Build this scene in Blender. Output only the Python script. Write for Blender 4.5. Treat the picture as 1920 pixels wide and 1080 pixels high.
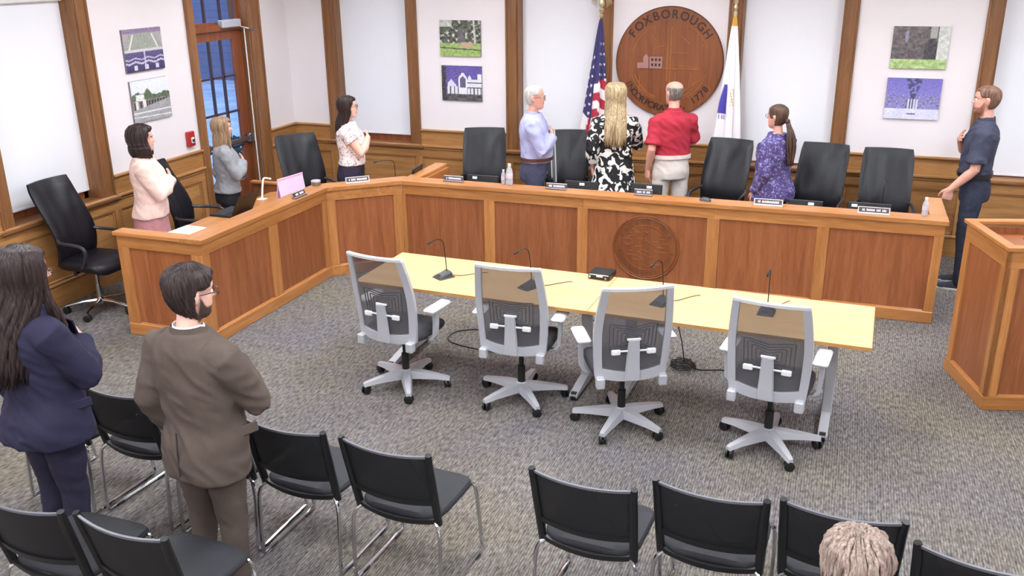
import bpy, bmesh, math, random
from math import sin, cos, pi, radians, atan2, sqrt, hypot, exp
from mathutils import Vector, Matrix, noise
for _o in list(bpy.data.objects): bpy.data.objects.remove(_o)
S = bpy.context.scene
COL = S.collection
random.seed(7)
V = Vector

# ------------------------------------------------------------ camera
def make_camera():
    pit, roll, yaw = radians(19.62), radians(-.58), radians(-19.92)
    fw = V((sin(yaw)*cos(pit), cos(yaw)*cos(pit), -sin(pit)))
    r = V((cos(yaw), -sin(yaw), 0)); u = r.cross(fw)
    r2 = r*cos(roll)+u*sin(roll); u2 = u*cos(roll)-r*sin(roll)
    cd = bpy.data.cameras.new('camera'); cd.sensor_width = 36; cd.lens = 1725*36/1920
    cd.clip_start = .05; cd.clip_end = 200
    co = bpy.data.objects.new('camera', cd); COL.objects.link(co)
    m = Matrix.Identity(4)
    for i in range(3): m[i][0] = r2[i]; m[i][1] = u2[i]; m[i][2] = -fw[i]
    m[2][3] = 3.0
    co.matrix_world = m
    S.camera = co
make_camera()
S.view_settings.view_transform = 'Standard'; S.view_settings.look = 'None'
S.view_settings.gamma = 1; S.view_settings.use_curve_mapping = False
S.view_settings.exposure = 0.6
LAMP = 22.5            # ceiling diffuser strength
# dusk sky outdoors
W = bpy.data.worlds.new('world'); S.world = W; W.use_nodes = True
_nt = W.node_tree; _bg = _nt.nodes['Background']
_bg.inputs['Color'].default_value = (.30, .50, 1.0, 1); _bg.inputs['Strength'].default_value = 1.1

# ------------------------------------------------------------ materials
def lin(c):
    return tuple(((v/255)/12.92 if v/255 <= .04045 else ((v/255+.055)/1.055)**2.4) for v in c)+(1,)
MATS = {}
def new_mat(name):
    m = bpy.data.materials.new(name); m.use_nodes = True
    nt = m.node_tree; b = nt.nodes['Principled BSDF']
    return m, nt, b
def nd(nt, t, **kw):
    n = nt.nodes.new(t)
    for k, v in kw.items(): setattr(n, k, v)
    return n
def ramp(nt, stops, inp=None, interp='LINEAR'):
    r = nd(nt, 'ShaderNodeValToRGB'); e = r.color_ramp.elements; r.color_ramp.interpolation = interp
    while len(e) < len(stops): e.new(.5)
    for i, (p, c) in enumerate(stops): e[i].position = p; e[i].color = c
    if inp: nt.links.new(inp, r.inputs[0])
    return r
def coords(nt, scale=(1, 1, 1), rot=(0, 0, 0), kind='Object'):
    tc = nd(nt, 'ShaderNodeTexCoord'); mp = nd(nt, 'ShaderNodeMapping')
    mp.inputs['Scale'].default_value = scale; mp.inputs['Rotation'].default_value = rot
    nt.links.new(tc.outputs[kind], mp.inputs[0]); return mp.outputs[0]
def noise_n(nt, vec, scale, detail=3, rough=.5, dist=0):
    n = nd(nt, 'ShaderNodeTexNoise'); n.inputs['Scale'].default_value = scale
    n.inputs['Detail'].default_value = detail; n.inputs['Roughness'].default_value = rough
    n.inputs['Distortion'].default_value = dist
    nt.links.new(vec, n.inputs['Vector']); return n
def bump_n(nt, b, h, strength=.2, dist=.01):
    bp = nd(nt, 'ShaderNodeBump'); bp.inputs['Strength'].default_value = strength; bp.inputs['Distance'].default_value = dist
    nt.links.new(h, bp.inputs['Height']); nt.links.new(bp.outputs[0], b.inputs['Normal'])
def plain(name, c, rough=.5, metal=0, var=.06, nscale=8, bump=0, bscale=60, spec=.5, stretch=(1, 1, 1)):
    if name in MATS: return MATS[name]
    m, nt, b = new_mat(name)
    b.inputs['Roughness'].default_value = rough; b.inputs['Metallic'].default_value = metal
    b.inputs['Specular IOR Level'].default_value = spec
    vec = coords(nt, stretch); n = noise_n(nt, vec, nscale)
    L = lin(c); a = tuple(min(1, x*(1-var)) for x in L[:3])+(1,); d = tuple(min(1, x*(1+var)) for x in L[:3])+(1,)
    r = ramp(nt, [(.3, a), (.7, d)], n.outputs[0]); nt.links.new(r.outputs[0], b.inputs['Base Color'])
    if bump: bump_n(nt, b, noise_n(nt, vec, bscale).outputs[0], bump)
    MATS[name] = m; return m
def wood(name, dark, mid, light, axis='z', rough=.38, sc=1.0, mul=(1, 1, 1)):
    lin_ = lin
    def wl(c): q = lin_(c); return (q[0]*mul[0], q[1]*mul[1], q[2]*mul[2], 1)
    m, nt, b = new_mat(name)
    st = {'x': (1.2, 16, 16), 'y': (16, 1.2, 16), 'z': (16, 16, 1.2)}[axis]
    oi = nd(nt, 'ShaderNodeObjectInfo')
    vec = coords(nt, tuple(s*sc for s in st))
    add = nd(nt, 'ShaderNodeVectorMath', operation='ADD'); sc_ = nd(nt, 'ShaderNodeVectorMath', operation='SCALE')
    comb = nd(nt, 'ShaderNodeCombineXYZ')
    for i in range(3): nt.links.new(oi.outputs['Random'], comb.inputs[i])
    nt.links.new(comb.outputs[0], sc_.inputs[0]); sc_.inputs['Scale'].default_value = 37
    nt.links.new(vec, add.inputs[0]); nt.links.new(sc_.outputs[0], add.inputs[1])
    n1 = noise_n(nt, add.outputs[0], 1.0, 4, .6, .6); n2 = noise_n(nt, add.outputs[0], 7.0, 3, .6)
    r = ramp(nt, [(.25, wl(dark)), (.5, wl(mid)), (.78, wl(light))], n1.outputs[0])
    r2 = ramp(nt, [(.35, (.80, .80, .80, 1)), (.62, (1, 1, 1, 1))], n2.outputs[0])
    mx = nd(nt, 'ShaderNodeMix', data_type='RGBA', blend_type='MULTIPLY'); mx.inputs[0].default_value = .8
    nt.links.new(r.outputs[0], mx.inputs[6]); nt.links.new(r2.outputs[0], mx.inputs[7])
    hs = nd(nt, 'ShaderNodeHueSaturation'); mr = nd(nt, 'ShaderNodeMapRange')
    mr.inputs[3].default_value = .90; mr.inputs[4].default_value = 1.08
    nt.links.new(oi.outputs['Random'], mr.inputs[0]); nt.links.new(mr.outputs[0], hs.inputs['Value'])
    nt.links.new(mx.outputs[2], hs.inputs['Color']); nt.links.new(hs.outputs[0], b.inputs['Base Color'])
    b.inputs['Roughness'].default_value = rough; b.inputs['Specular IOR Level'].default_value = .4
    bump_n(nt, b, n2.outputs[0], .06, .004)
    return m
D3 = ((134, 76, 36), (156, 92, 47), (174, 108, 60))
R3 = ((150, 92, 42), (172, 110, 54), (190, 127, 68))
N3 = ((112, 74, 34), (134, 92, 47), (152, 109, 60))
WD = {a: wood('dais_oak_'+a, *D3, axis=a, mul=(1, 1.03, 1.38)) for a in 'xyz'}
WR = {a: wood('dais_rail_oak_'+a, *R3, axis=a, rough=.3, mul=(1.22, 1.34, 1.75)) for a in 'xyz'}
WW = {a: wood('wainscot_oak_'+a, *N3, axis=a, rough=.4, mul=(1.85, 1.95, 2.5)) for a in 'xyz'}
CAS = {a: wood('casing_oak_'+a, (118, 75, 40), (140, 92, 50), (160, 110, 63), axis=a, mul=(1, 1.05, 1.3)) for a in 'xyz'}
DOORW = wood('door_mahogany', (112, 58, 34), (138, 76, 44), (158, 92, 54), 'z')
MAPLE = wood('maple_laminate', (230, 184, 126), (240, 195, 138), (248, 205, 150), 'x', .4, .6)
MAPLE_EDGE = wood('maple_edge', (176, 124, 66), (190, 138, 76), (200, 150, 86), 'x', .5)
SEALW = wood('seal_oak', (128, 66, 32), (146, 80, 42), (160, 92, 50), 'z', .35, mul=(.8, .92, 1.15))
SEALD = plain('seal_dark_border', (96, 54, 36), .5)
M_wall = plain('wall_paint', (236, 228, 229), .85, var=.012, nscale=1.5, bump=.03, bscale=180, spec=.2)
M_ceil = plain('ceiling_white', (206, 206, 204), .9, var=.01)
M_black = plain('black_plastic', (22, 22, 24), .42, var=.1)
M_rubber = plain('black_rubber', (28, 28, 30), .6)
M_chrome = plain('chrome', (205, 205, 210), .16, 1, var=.02)
M_steel = plain('brushed_steel', (150, 150, 155), .35, 1, var=.05, nscale=40)
M_silver = plain('silver_paint', (186, 186, 192), .38, .15, var=.02)
M_pad = plain('white_pad', (226, 225, 228), .5, var=.02)
M_paper = plain('white_paper', (238, 238, 240), .8, var=.01)
M_white = plain('white_paint', (232, 232, 230), .5, var=.02)
M_leather = plain('black_leather', (22, 21, 28), .42, var=.12, nscale=30, bump=.12, bscale=140, spec=.35)
M_darkgrey = plain('dark_grey_fabric', (58, 57, 62), .8, var=.1, nscale=50, bump=.2, bscale=300)
M_gold = plain('gold_metal', (214, 168, 62), .3, .9, var=.05)
M_red = plain('alarm_red', (176, 42, 40), .4)
def shade_mat():
    m, nt, b = new_mat('shade_fabric'); b.inputs['Roughness'].default_value = .6
    b.inputs['Base Color'].default_value = lin((242, 242, 247)); b.inputs['Specular IOR Level'].default_value = .3
    n = noise_n(nt, coords(nt, (1, 1, 1)), 220, 2); bump_n(nt, b, n.outputs[0], .05, .002); return m
M_shade = shade_mat()
def glass_mat():
    m, nt, b = new_mat('window_glass')
    tr = nd(nt, 'ShaderNodeBsdfTransparent'); gl = nd(nt, 'ShaderNodeBsdfGlossy'); gl.inputs['Roughness'].default_value = .03
    fr = nd(nt, 'ShaderNodeFresnel'); fr.inputs[0].default_value = 1.35
    ge = nd(nt, 'ShaderNodeNewGeometry'); sub = nd(nt, 'ShaderNodeMath', operation='SUBTRACT'); sub.inputs[0].default_value = 1; nt.links.new(ge.outputs['Backfacing'], sub.inputs[1])
    mu = nd(nt, 'ShaderNodeMath', operation='MULTIPLY'); nt.links.new(fr.outputs[0], mu.inputs[0]); nt.links.new(sub.outputs[0], mu.inputs[1])
    mx = nd(nt, 'ShaderNodeMixShader'); nt.links.new(mu.outputs[0], mx.inputs[0])
    nt.links.new(tr.outputs[0], mx.inputs[1]); nt.links.new(gl.outputs[0], mx.inputs[2])
    nt.links.new(mx.outputs[0], nt.nodes['Material Output'].inputs[0]); return m
M_glass = glass_mat()
def mesh_fabric(name, c, op, sc=900):
    m, nt, b = new_mat(name); b.inputs['Base Color'].default_value = lin(c); b.inputs['Roughness'].default_value = .6
    tr = nd(nt, 'ShaderNodeBsdfTransparent'); mx = nd(nt, 'ShaderNodeMixShader'); mx.inputs[0].default_value = op
    nt.links.new(tr.outputs[0], mx.inputs[1]); nt.links.new(b.outputs[0], mx.inputs[2])
    nt.links.new(mx.outputs[0], nt.nodes['Material Output'].inputs[0]); return m
M_mesh = mesh_fabric('grey_chair_mesh', (92, 90, 94), .55)
M_bmesh = mesh_fabric('black_chair_mesh', (26, 26, 29), .86)
def carpet_mat():
    m, nt, b = new_mat('ribbed_carpet'); b.inputs['Roughness'].default_value = .95; b.inputs['Specular IOR Level'].default_value = .1
    vec = coords(nt); st = coords(nt, (1, .27, 1))
    w = nd(nt, 'ShaderNodeTexWave', wave_type='BANDS', bands_direction='X'); w.inputs['Scale'].default_value = 21
    w.inputs['Distortion'].default_value = .8; w.inputs['Detail'].default_value = 2; w.inputs['Detail Scale'].default_value = 1.6
    nt.links.new(vec, w.inputs['Vector'])
    n1 = noise_n(nt, st, 75, 2, .6); n2 = noise_n(nt, vec, .9, 4); n3 = noise_n(nt, st, 38, 1)
    c1 = ramp(nt, [(.3, lin((92, 91, 87))), (.5, lin((130, 128, 123))), (.72, lin((162, 160, 153)))], n1.outputs[0])
    c2 = ramp(nt, [(.15, (.62, .61, .61, 1)), (.6, (1, 1, 1, 1))], w.outputs['Fac'])
    mx = nd(nt, 'ShaderNodeMix', data_type='RGBA', blend_type='MULTIPLY'); mx.inputs[0].default_value = .75
    nt.links.new(c1.outputs[0], mx.inputs[6]); nt.links.new(c2.outputs[0], mx.inputs[7])
    c3 = ramp(nt, [(.35, lin((244, 238, 250))), (.65, lin((255, 246, 232)))], n2.outputs[0])
    m2 = nd(nt, 'ShaderNodeMix', data_type='RGBA', blend_type='MULTIPLY'); m2.inputs[0].default_value = 1
    nt.links.new(mx.outputs[2], m2.inputs[6]); nt.links.new(c3.outputs[0], m2.inputs[7])
    c4 = ramp(nt, [(.36, (.72, .71, .74, 1)), (.5, (1, 1, 1, 1))], n3.outputs[0])
    m3 = nd(nt, 'ShaderNodeMix', data_type='RGBA', blend_type='MULTIPLY'); m3.inputs[0].default_value = .8
    nt.links.new(m2.outputs[2], m3.inputs[6]); nt.links.new(c4.outputs[0], m3.inputs[7])
    nt.links.new(m3.outputs[2], b.inputs['Base Color'])
    bump_n(nt, b, w.outputs['Fac'], .6, .006); return m
M_carpet = carpet_mat()
def emit(name, c, s):
    m, nt, b = new_mat(name); b.inputs['Base Color'].default_value = lin(c)
    b.inputs['Emission Color'].default_value = lin(c); b.inputs['Emission Strength'].default_value = s; return m
def vcol(name, rough=.6, attr='col', bump=0, bscale=80):
    if name in MATS: return MATS[name]
    m, nt, b = new_mat(name); a = nd(nt, 'ShaderNodeVertexColor', layer_name=attr)
    nt.links.new(a.outputs[0], b.inputs['Base Color']); b.inputs['Roughness'].default_value = rough
    if bump: bump_n(nt, b, noise_n(nt, coords(nt), bscale).outputs[0], bump, .004)
    MATS[name] = m; return m

# ------------------------------------------------------------ mesh helpers
class MB:
    def __init__(s, M=None): s.v = []; s.f = []; s.M = M or Matrix.Identity(4); s.mi = []; s.cur = 0
    def add(s, vs, fs):
        o = len(s.v); s.v += [s.M @ V(p) for p in vs]
        s.f += [[i+o for i in f] for f in fs]; s.mi += [s.cur]*len(fs); return s
    def box(s, x0, x1, y0, y1, z0, z1, b=0):
        if b <= 0:
            vs = [(x, y, z) for z in (z0, z1) for y in (y0, y1) for x in (x0, x1)]
            return s.add(vs, [(0, 2, 3, 1), (4, 5, 7, 6), (0, 1, 5, 4), (2, 6, 7, 3), (0, 4, 6, 2), (1, 3, 7, 5)])
        # chamfered box
        b = min(b, (x1-x0)*.49, (y1-y0)*.49, (z1-z0)*.49)
        vs = []; idx = {}
        for i, X in enumerate((x0, x1)):
            for j, Y in enumerate((y0, y1)):
                for k, Z in enumerate((z0, z1)):
                    ix, iy, iz = X+(b, -b)[i], Y+(b, -b)[j], Z+(b, -b)[k]
                    idx[i, j, k, 0] = len(vs); vs.append((X, iy, iz))
                    idx[i, j, k, 1] = len(vs); vs.append((ix, Y, iz))
                    idx[i, j, k, 2] = len(vs); vs.append((ix, iy, Z))
        fs = []
        for i in (0, 1):
            q = [idx[i, 0, 0, 0], idx[i, 1, 0, 0], idx[i, 1, 1, 0], idx[i, 0, 1, 0]]; fs.append(q if i else q[::-1])
            q = [idx[0, i, 0, 1], idx[0, i, 1, 1], idx[1, i, 1, 1], idx[1, i, 0, 1]]; fs.append(q if i else q[::-1])
            q = [idx[0, 0, i, 2], idx[1, 0, i, 2], idx[1, 1, i, 2], idx[0, 1, i, 2]]; fs.append(q if i else q[::-1])
        for i in (0, 1):
            for j in (0, 1):
                for q in ([idx[i, j, 0, 0], idx[i, j, 0, 1], idx[i, j, 1, 1], idx[i, j, 1, 0]],): fs.append(q if (i ^ j) == 0 else q[::-1])
                for q in ([idx[i, 0, j, 0], idx[i, 0, j, 2], idx[i, 1, j, 2], idx[i, 1, j, 0]],): fs.append(q if (i ^ j) else q[::-1])
                for q in ([idx[0, i, j, 1], idx[0, i, j, 2], idx[1, i, j, 2], idx[1, i, j, 1]],): fs.append(q if (i ^ j) == 0 else q[::-1])
        for i in (0, 1):
            for j in (0, 1):
                for k in (0, 1):
                    q = [idx[i, j, k, 0], idx[i, j, k, 1], idx[i, j, k, 2]]; fs.append(q if (i+j+k) % 2 else q[::-1])
        return s.add(vs, fs)
    def prism(s, poly, z0, z1):
        n = len(poly); vs = [(x, y, z0) for x, y in poly]+[(x, y, z1) for x, y in poly]
        a = sum(poly[i][0]*poly[(i+1) % n][1]-poly[(i+1) % n][0]*poly[i][1] for i in range(n))
        fs = [list(range(n))[::-1], list(range(n, 2*n))]+[(i, (i+1) % n, n+(i+1) % n, n+i) for i in range(n)]
        if a < 0: fs = [list(f)[::-1] for f in fs]
        return s.add(vs, fs)
    def loft(s, rings, cap=True, closed=True):
        n = len(rings[0]); vs = [p for r in rings for p in r]; fs = []
        for i in range(len(rings)-1):
            for j in range(n if closed else n-1):
                k = (j+1) % n; fs.append((i*n+j, i*n+k, (i+1)*n+k, (i+1)*n+j))
        if cap: fs += [list(range(n))[::-1], list(range((len(rings)-1)*n, len(rings)*n))]
        return s.add(vs, fs)
    def tube(s, pts, r, n=8, flat=1.0, up=None, cap=True):
        pts = [V(p) for p in pts]; m = len(pts)
        if not isinstance(r, (list, tuple)): r = [r]*m
        rings = []; pu = None
        for i, p in enumerate(pts):
            t = (pts[min(i+1, m-1)]-pts[max(i-1, 0)]).normalized()
            if pu is None:
                h = V(up) if up else (V((0, 0, 1)) if abs(t.z) < .9 else V((0, 1, 0)))
            else: h = pu
            a = (h-t*h.dot(t))
            if a.length < 1e-6: a = V((1, 0, 0))-t*t.x
            a.normalize(); c = t.cross(a); pu = a
            rings.append([p+(c*cos(2*pi*k/n)+a*sin(2*pi*k/n)*flat)*r[i] for k in range(n)])
        return s.loft(rings, cap)
    def lathe(s, prof, n=16, c=(0, 0, 0), cap=True):
        return s.loft([[(c[0]+r*cos(2*pi*k/n), c[1]+r*sin(2*pi*k/n), c[2]+z) for k in range(n)] for r, z in prof], cap)
    def ball(s, c, r, n=10, sq=(1, 1, 1)):
        rings = []
        for i in range(n+1):
            t = pi*i/n; rr = max(.001, sin(t)); rings.append([(c[0]+r*sq[0]*rr*cos(2*pi*k/(n*2)), c[1]+r*sq[1]*rr*sin(2*pi*k/(n*2)), c[2]-r*sq[2]*cos(t)) for k in range(n*2)])
        return s.loft(rings)
    def build(s, name, mat, parent=None, smooth=False):
        me = bpy.data.meshes.new(name); me.from_pydata([tuple(p) for p in s.v], [], s.f)
        for m in (mat if isinstance(mat, (list, tuple)) else [mat]): me.materials.append(m)
        if any(s.mi): me.polygons.foreach_set('material_index', s.mi)
        if smooth: me.polygons.foreach_set('use_smooth', [True]*len(me.polygons)); 
        me.update()
        o = bpy.data.objects.new(name, me); COL.objects.link(o)
        if parent: o.parent = parent
        return o
def smooth_angle(o, a=40):
    me = o.data; me.polygons.foreach_set('use_smooth', [True]*len(me.polygons)); me.set_sharp_from_angle(angle=radians(a)); return o
def empty(name, loc=(0, 0, 0), rz=0):
    o = bpy.data.objects.new(name, None); COL.objects.link(o); o.location = loc; o.rotation_euler = (0, 0, rz)
    o.empty_display_size = .1; return o
def tag(o, label=None, cat=None, group=None, kind=None):
    if label: o['label'] = label
    if cat: o['category'] = cat
    if group: o['group'] = group
    if kind: o['kind'] = kind
    return o
def thing(name, label, cat, loc=(0, 0, 0), rz=0, group=None): return tag(empty(name, loc, rz), label, cat, group)
def struct(name, label=None, loc=(0, 0, 0)): return tag(empty(name, loc), label, None, None, 'structure')
def copy_tree(o, parent=None):
    c = o.copy(); COL.objects.link(c); c.parent = parent
    for ch in o.children: copy_tree(ch, c)
    return c
def bezier(p, n=12):
    p = [V(q) for q in p]; out = []
    for i in range(n+1):
        t = i/n; q = p
        while len(q) > 1: q = [q[j].lerp(q[j+1], t) for j in range(len(q)-1)]
        out.append(q[0])
    return out
def catmull(p, n=6):
    p = [V(q) for q in p]; out = []
    for i in range(len(p)-1):
        a, b, c, d = p[max(i-1, 0)], p[i], p[i+1], p[min(i+2, len(p)-1)]
        for k in range(n):
            t = k/n; out.append(.5*((2*b)+(c-a)*t+(2*a-5*b+4*c-d)*t*t+(3*b-a-3*c+d)*t**3))
    out.append(p[-1]); return out
FNT = {}
def text_mesh(txt, size, depth, mat, name, parent=None, M=None, bold=0):
    cu = bpy.data.curves.new(name, 'FONT'); cu.body = txt; cu.size = size; cu.extrude = depth; cu.offset = bold
    cu.align_x = 'CENTER'; cu.align_y = 'CENTER'
    o = bpy.data.objects.new('tmp_text', cu); COL.objects.link(o)
    dg = bpy.context.evaluated_depsgraph_get(); me = bpy.data.meshes.new_from_object(o.evaluated_get(dg))
    bpy.data.objects.remove(o); bpy.data.curves.remove(cu)
    me.name = name; me.materials.clear(); me.materials.append(mat)
    if M: me.transform(M)
    r = bpy.data.objects.new(name, me); COL.objects.link(r)
    if parent: r.parent = parent
    return r

# ------------------------------------------------------------ room shell
XL, YB, XR, YF, ZC = -6.7, 10.3, 4.6, -2.2, 3.6
WINS = [(-6.03, -5.03), (-3.64, -2.64), (-1.13, -.10), (1.33, 2.33)]   # openings in the back wall
LWIN = (5.79, 6.87); DOOR = (8.50, 9.50)
Z0, Z1 = .85, 3.05          # window opening bottom, top
fl = MB().box(XL-.3, XR+.3, YF-.3, YB+.3, -.1, 0).build('floor', M_carpet); tag(fl, 'grey ribbed carpet floor', None, None, 'structure')
ce = MB().box(XL-.3, XR+.3, YF-.3, YB+.3, ZC, ZC+.1).build('ceiling', M_ceil); tag(ce, kind='structure', label='white flat ceiling above the room')
def wall_x(name, y0, y1, openings, x0, x1, label):
    mb = MB(); cur = x0
    for a, b, z0, z1 in openings:
        mb.box(cur, a, y0, y1, 0, ZC); mb.box(a, b, y0, y1, 0, z0); mb.box(a, b, y0, y1, z1, ZC); cur = b
    mb.box(cur, x1, y0, y1, 0, ZC)
    return tag(mb.build(name, M_wall), label, None, None, 'structure')
wall_x('wall_back', YB, YB+.26, [(a, b, Z0, Z1) for a, b in WINS], XL-.26, XR, 'off-white back wall behind the dais')
def wall_y(name, x0, x1, openings, y0, y1, label):
    mb = MB(); cur = y0
    for a, b, z0, z1 in openings:
        mb.box(x0, x1, cur, a, 0, ZC); mb.box(x0, x1, a, b, 0, z0) if z0 > 0 else None; mb.box(x0, x1, a, b, z1, ZC); cur = b
    mb.box(x0, x1, cur, y1, 0, ZC)
    return tag(mb.build(name, M_wall), label, None, None, 'structure')
wall_y('wall_left', XL-.26, XL, [(LWIN[0], LWIN[1], Z0, Z1), (DOOR[0], DOOR[1], 0, 2.98)], YF, YB, 'off-white left wall with the glazed door')
wall_y('wall_right', XR, XR+.2, [], YF-.2, YB+.26, 'plain right wall out of view')
wall_x('wall_front', YF-.2, YF, [], XL-.26, XR, 'plain wall behind the camera')

# frames map a local wall frame (u along wall, d out of the wall into the room, z) to the world
def bk(u0, u1, d0, d1, z0, z1): return (u0, u1, YB-d1, YB-d0, z0, z1)
def lf(u0, u1, d0, d1, z0, z1): return (XL+d0, XL+d1, u0, u1, z0, z1)

def window(idx, fr, a, b, hor, label, shade_z, shade_label):
    w = struct('window_%d' % idx, label)
    cw = .12
    for x0, x1 in ((a-cw, a), (b, b+cw)):
        MB().box(*fr(x0, x1, 0, .025, Z0, Z1+cw), b=.004).build('casing', CAS['z'], w)
    MB().box(*fr(a, b, 0, .025, Z1, Z1+cw), b=.004).build('casing_head', CAS[hor], w)
    for x0, x1 in ((a-cw-.012, a-cw+.012), (b+cw-.012, b+cw+.012)):
        MB().box(*fr(x0, x1, 0, .04, Z0, Z1+cw), b=.006).build('back_band', CAS['z'], w)
    MB().box(*fr(a-.001, a+.02, -.24, 0, Z0, Z1)).build('jamb', CAS['z'], w)
    MB().box(*fr(b-.02, b+.001, -.24, 0, Z0, Z1)).build('jamb', CAS['z'], w)
    MB().box(*fr(a-cw-.05, b+cw+.05, -.2, .06, Z0-.035, Z0+.004), b=.008).build('sill', CAS[hor], w)
    MB().box(*fr(a-cw, b+cw, 0, .022, Z0-.12, Z0-.035), b=.004).build('apron', CAS[hor], w)
    for z0, z1 in ((Z0, Z0+.09), (1.93, 1.99), (Z1-.07, Z1)):
        MB().box(*fr(a+.02, b-.02, -.22, -.17, z0, z1), b=.004).build('sash_rail', DOORW, w)
    for x in (a+.02, b-.07): MB().box(*fr(x, x+.05, -.22, -.17, Z0, Z1)).build('sash_stile', DOORW, w)
    for z0, z1 in ((Z0+.09, 1.93), (1.99, Z1-.07)): MB().box(*fr(a+.07, b-.07, -.2, -.192, z0, z1)).build('pane', M_glass, w)
    s = thing('roller_shade', shade_label, 'window shade', group='white roller shades in the windows')
    MB().box(*fr(a+.022, b-.022, -.148, -.145, shade_z+.012, Z1-.05)).build('shade_fabric', M_shade, s)
    MB().box(*fr(a+.022, b-.022, -.152, -.141, shade_z, shade_z+.022), b=.003).build('hem_bar', M_shade, s)
    MB().box(*fr(a+.02, b-.02, -.165, -.09, Z1-.36 if fr is lf else Z1-.10, Z1), b=.01).build('cassette', M_white, s)
    return w
window(1, bk, *WINS[0], 'x', 'oak framed window nearest the room corner', .935, 'white roller shade between the room corner and the lawn picture')
window(2, bk, *WINS[1], 'x', 'oak framed window beside the striped flag', .865, 'white roller shade behind the man in the pale blue shirt')
window(3, bk, *WINS[2], 'x', 'oak framed window right of the round seal', .865, 'white roller shade right of the white flag')
window(4, bk, *WINS[3], 'x', 'oak framed window at the right edge', .865, 'white roller shade behind the man in the navy shirt')
window(5, lf, *LWIN, 'y', 'oak framed window in the left wall', .93, 'white roller shade in the left wall behind the empty black chair')

# wainscot: cap rail, plain frieze board, shelf moulding, recessed panels in stiles and rails, base
def wainscot(nm, fr, runs, panels, hor, label):
    t = struct(nm, label)
    for u0, u1, full in runs:
        if full:
            MB().box(*fr(u0, u1, 0, .045, 1.028, 1.052), b=.006).build('cap_rail', WW[hor], t)
            MB().box(*fr(u0, u1, 0, .02, .862, 1.028)).build('frieze_board', WW[hor], t)
        MB().box(*fr(u0, u1, 0, .05, .828, .862), b=.01).build('shelf_moulding', WW[hor], t)
        MB().box(*fr(u0, u1, 0, .034, .795, .828), b=.012).build('bed_moulding', WW[hor], t)
    U0 = min(r[0] for r in runs); U1 = max(r[1] for r in runs)
    for u0, u1 in panels_runs(panels):
        MB().box(*fr(u0, u1, 0, .024, .71, .795)).build('top_rail', WW[hor], t)
        MB().box(*fr(u0, u1, 0, .026, 0, .20), b=.004).build('base_board', WW[hor], t)
        MB().box(*fr(u0, u1, 0, .036, .20, .235), b=.012).build('base_moulding', WW[hor], t)
    for p in panels:
        us = p
        for i in range(len(us)):
            MB().box(*fr(us[i]-.045, us[i]+.045, 0, .024, .235, .71)).build('stile', WW['z'], t)
        for i in range(len(us)-1):
            a, b = us[i]+.045, us[i+1]-.045
            MB().box(*fr(a, b, 0, .006, .235, .71)).build('panel', WW[hor], t)
            f = MB()
            f.box(*fr(a, a+.02, 0, .018, .235, .71), b=.006); f.box(*fr(b-.02, b, 0, .018, .235, .71), b=.006)
            f.box(*fr(a, b, 0, .018, .235, .255), b=.006); f.box(*fr(a, b, 0, .018, .69, .71), b=.006)
            f.build('panel_moulding', WW[hor], t)
    return t
def panels_runs(ps): return [(p[0]-.045, p[-1]+.045) for p in ps]
c = .132
wainscot('trim_1', bk, [(XL, WINS[0][0]-c, 1), (WINS[0][0]-c, WINS[0][1]+c, 0), (WINS[0][1]+c, WINS[1][0]-c, 1), (WINS[1][0]-c, WINS[1][1]+c, 0),
    (WINS[1][1]+c, WINS[2][0]-c, 1), (WINS[2][0]-c, WINS[2][1]+c, 0), (WINS[2][1]+c, WINS[3][0]-c, 1), (WINS[3][0]-c, WINS[3][1]+c, 0), (WINS[3][1]+c, XR, 1)],
    [[XL+.06, -6.13, -4.93, -3.74, -2.54, -1.23, .02, 1.23, 2.43, 3.5, XR-.05]], 'x', 'oak wainscot panelling along the back wall')
wainscot('trim_2', lf, [(YF, LWIN[0]-c, 1), (LWIN[0]-c, LWIN[1]+c, 0), (LWIN[1]+c, DOOR[0]-.112, 1), (DOOR[1]+.19, YB, 1)],
    [[YF+.05, 0, 2.0, 3.9, 5.66, 7.0, DOOR[0]-.16], [DOOR[1]+.24, YB-.06]], 'y', 'oak wainscot panelling along the left wall')

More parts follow.
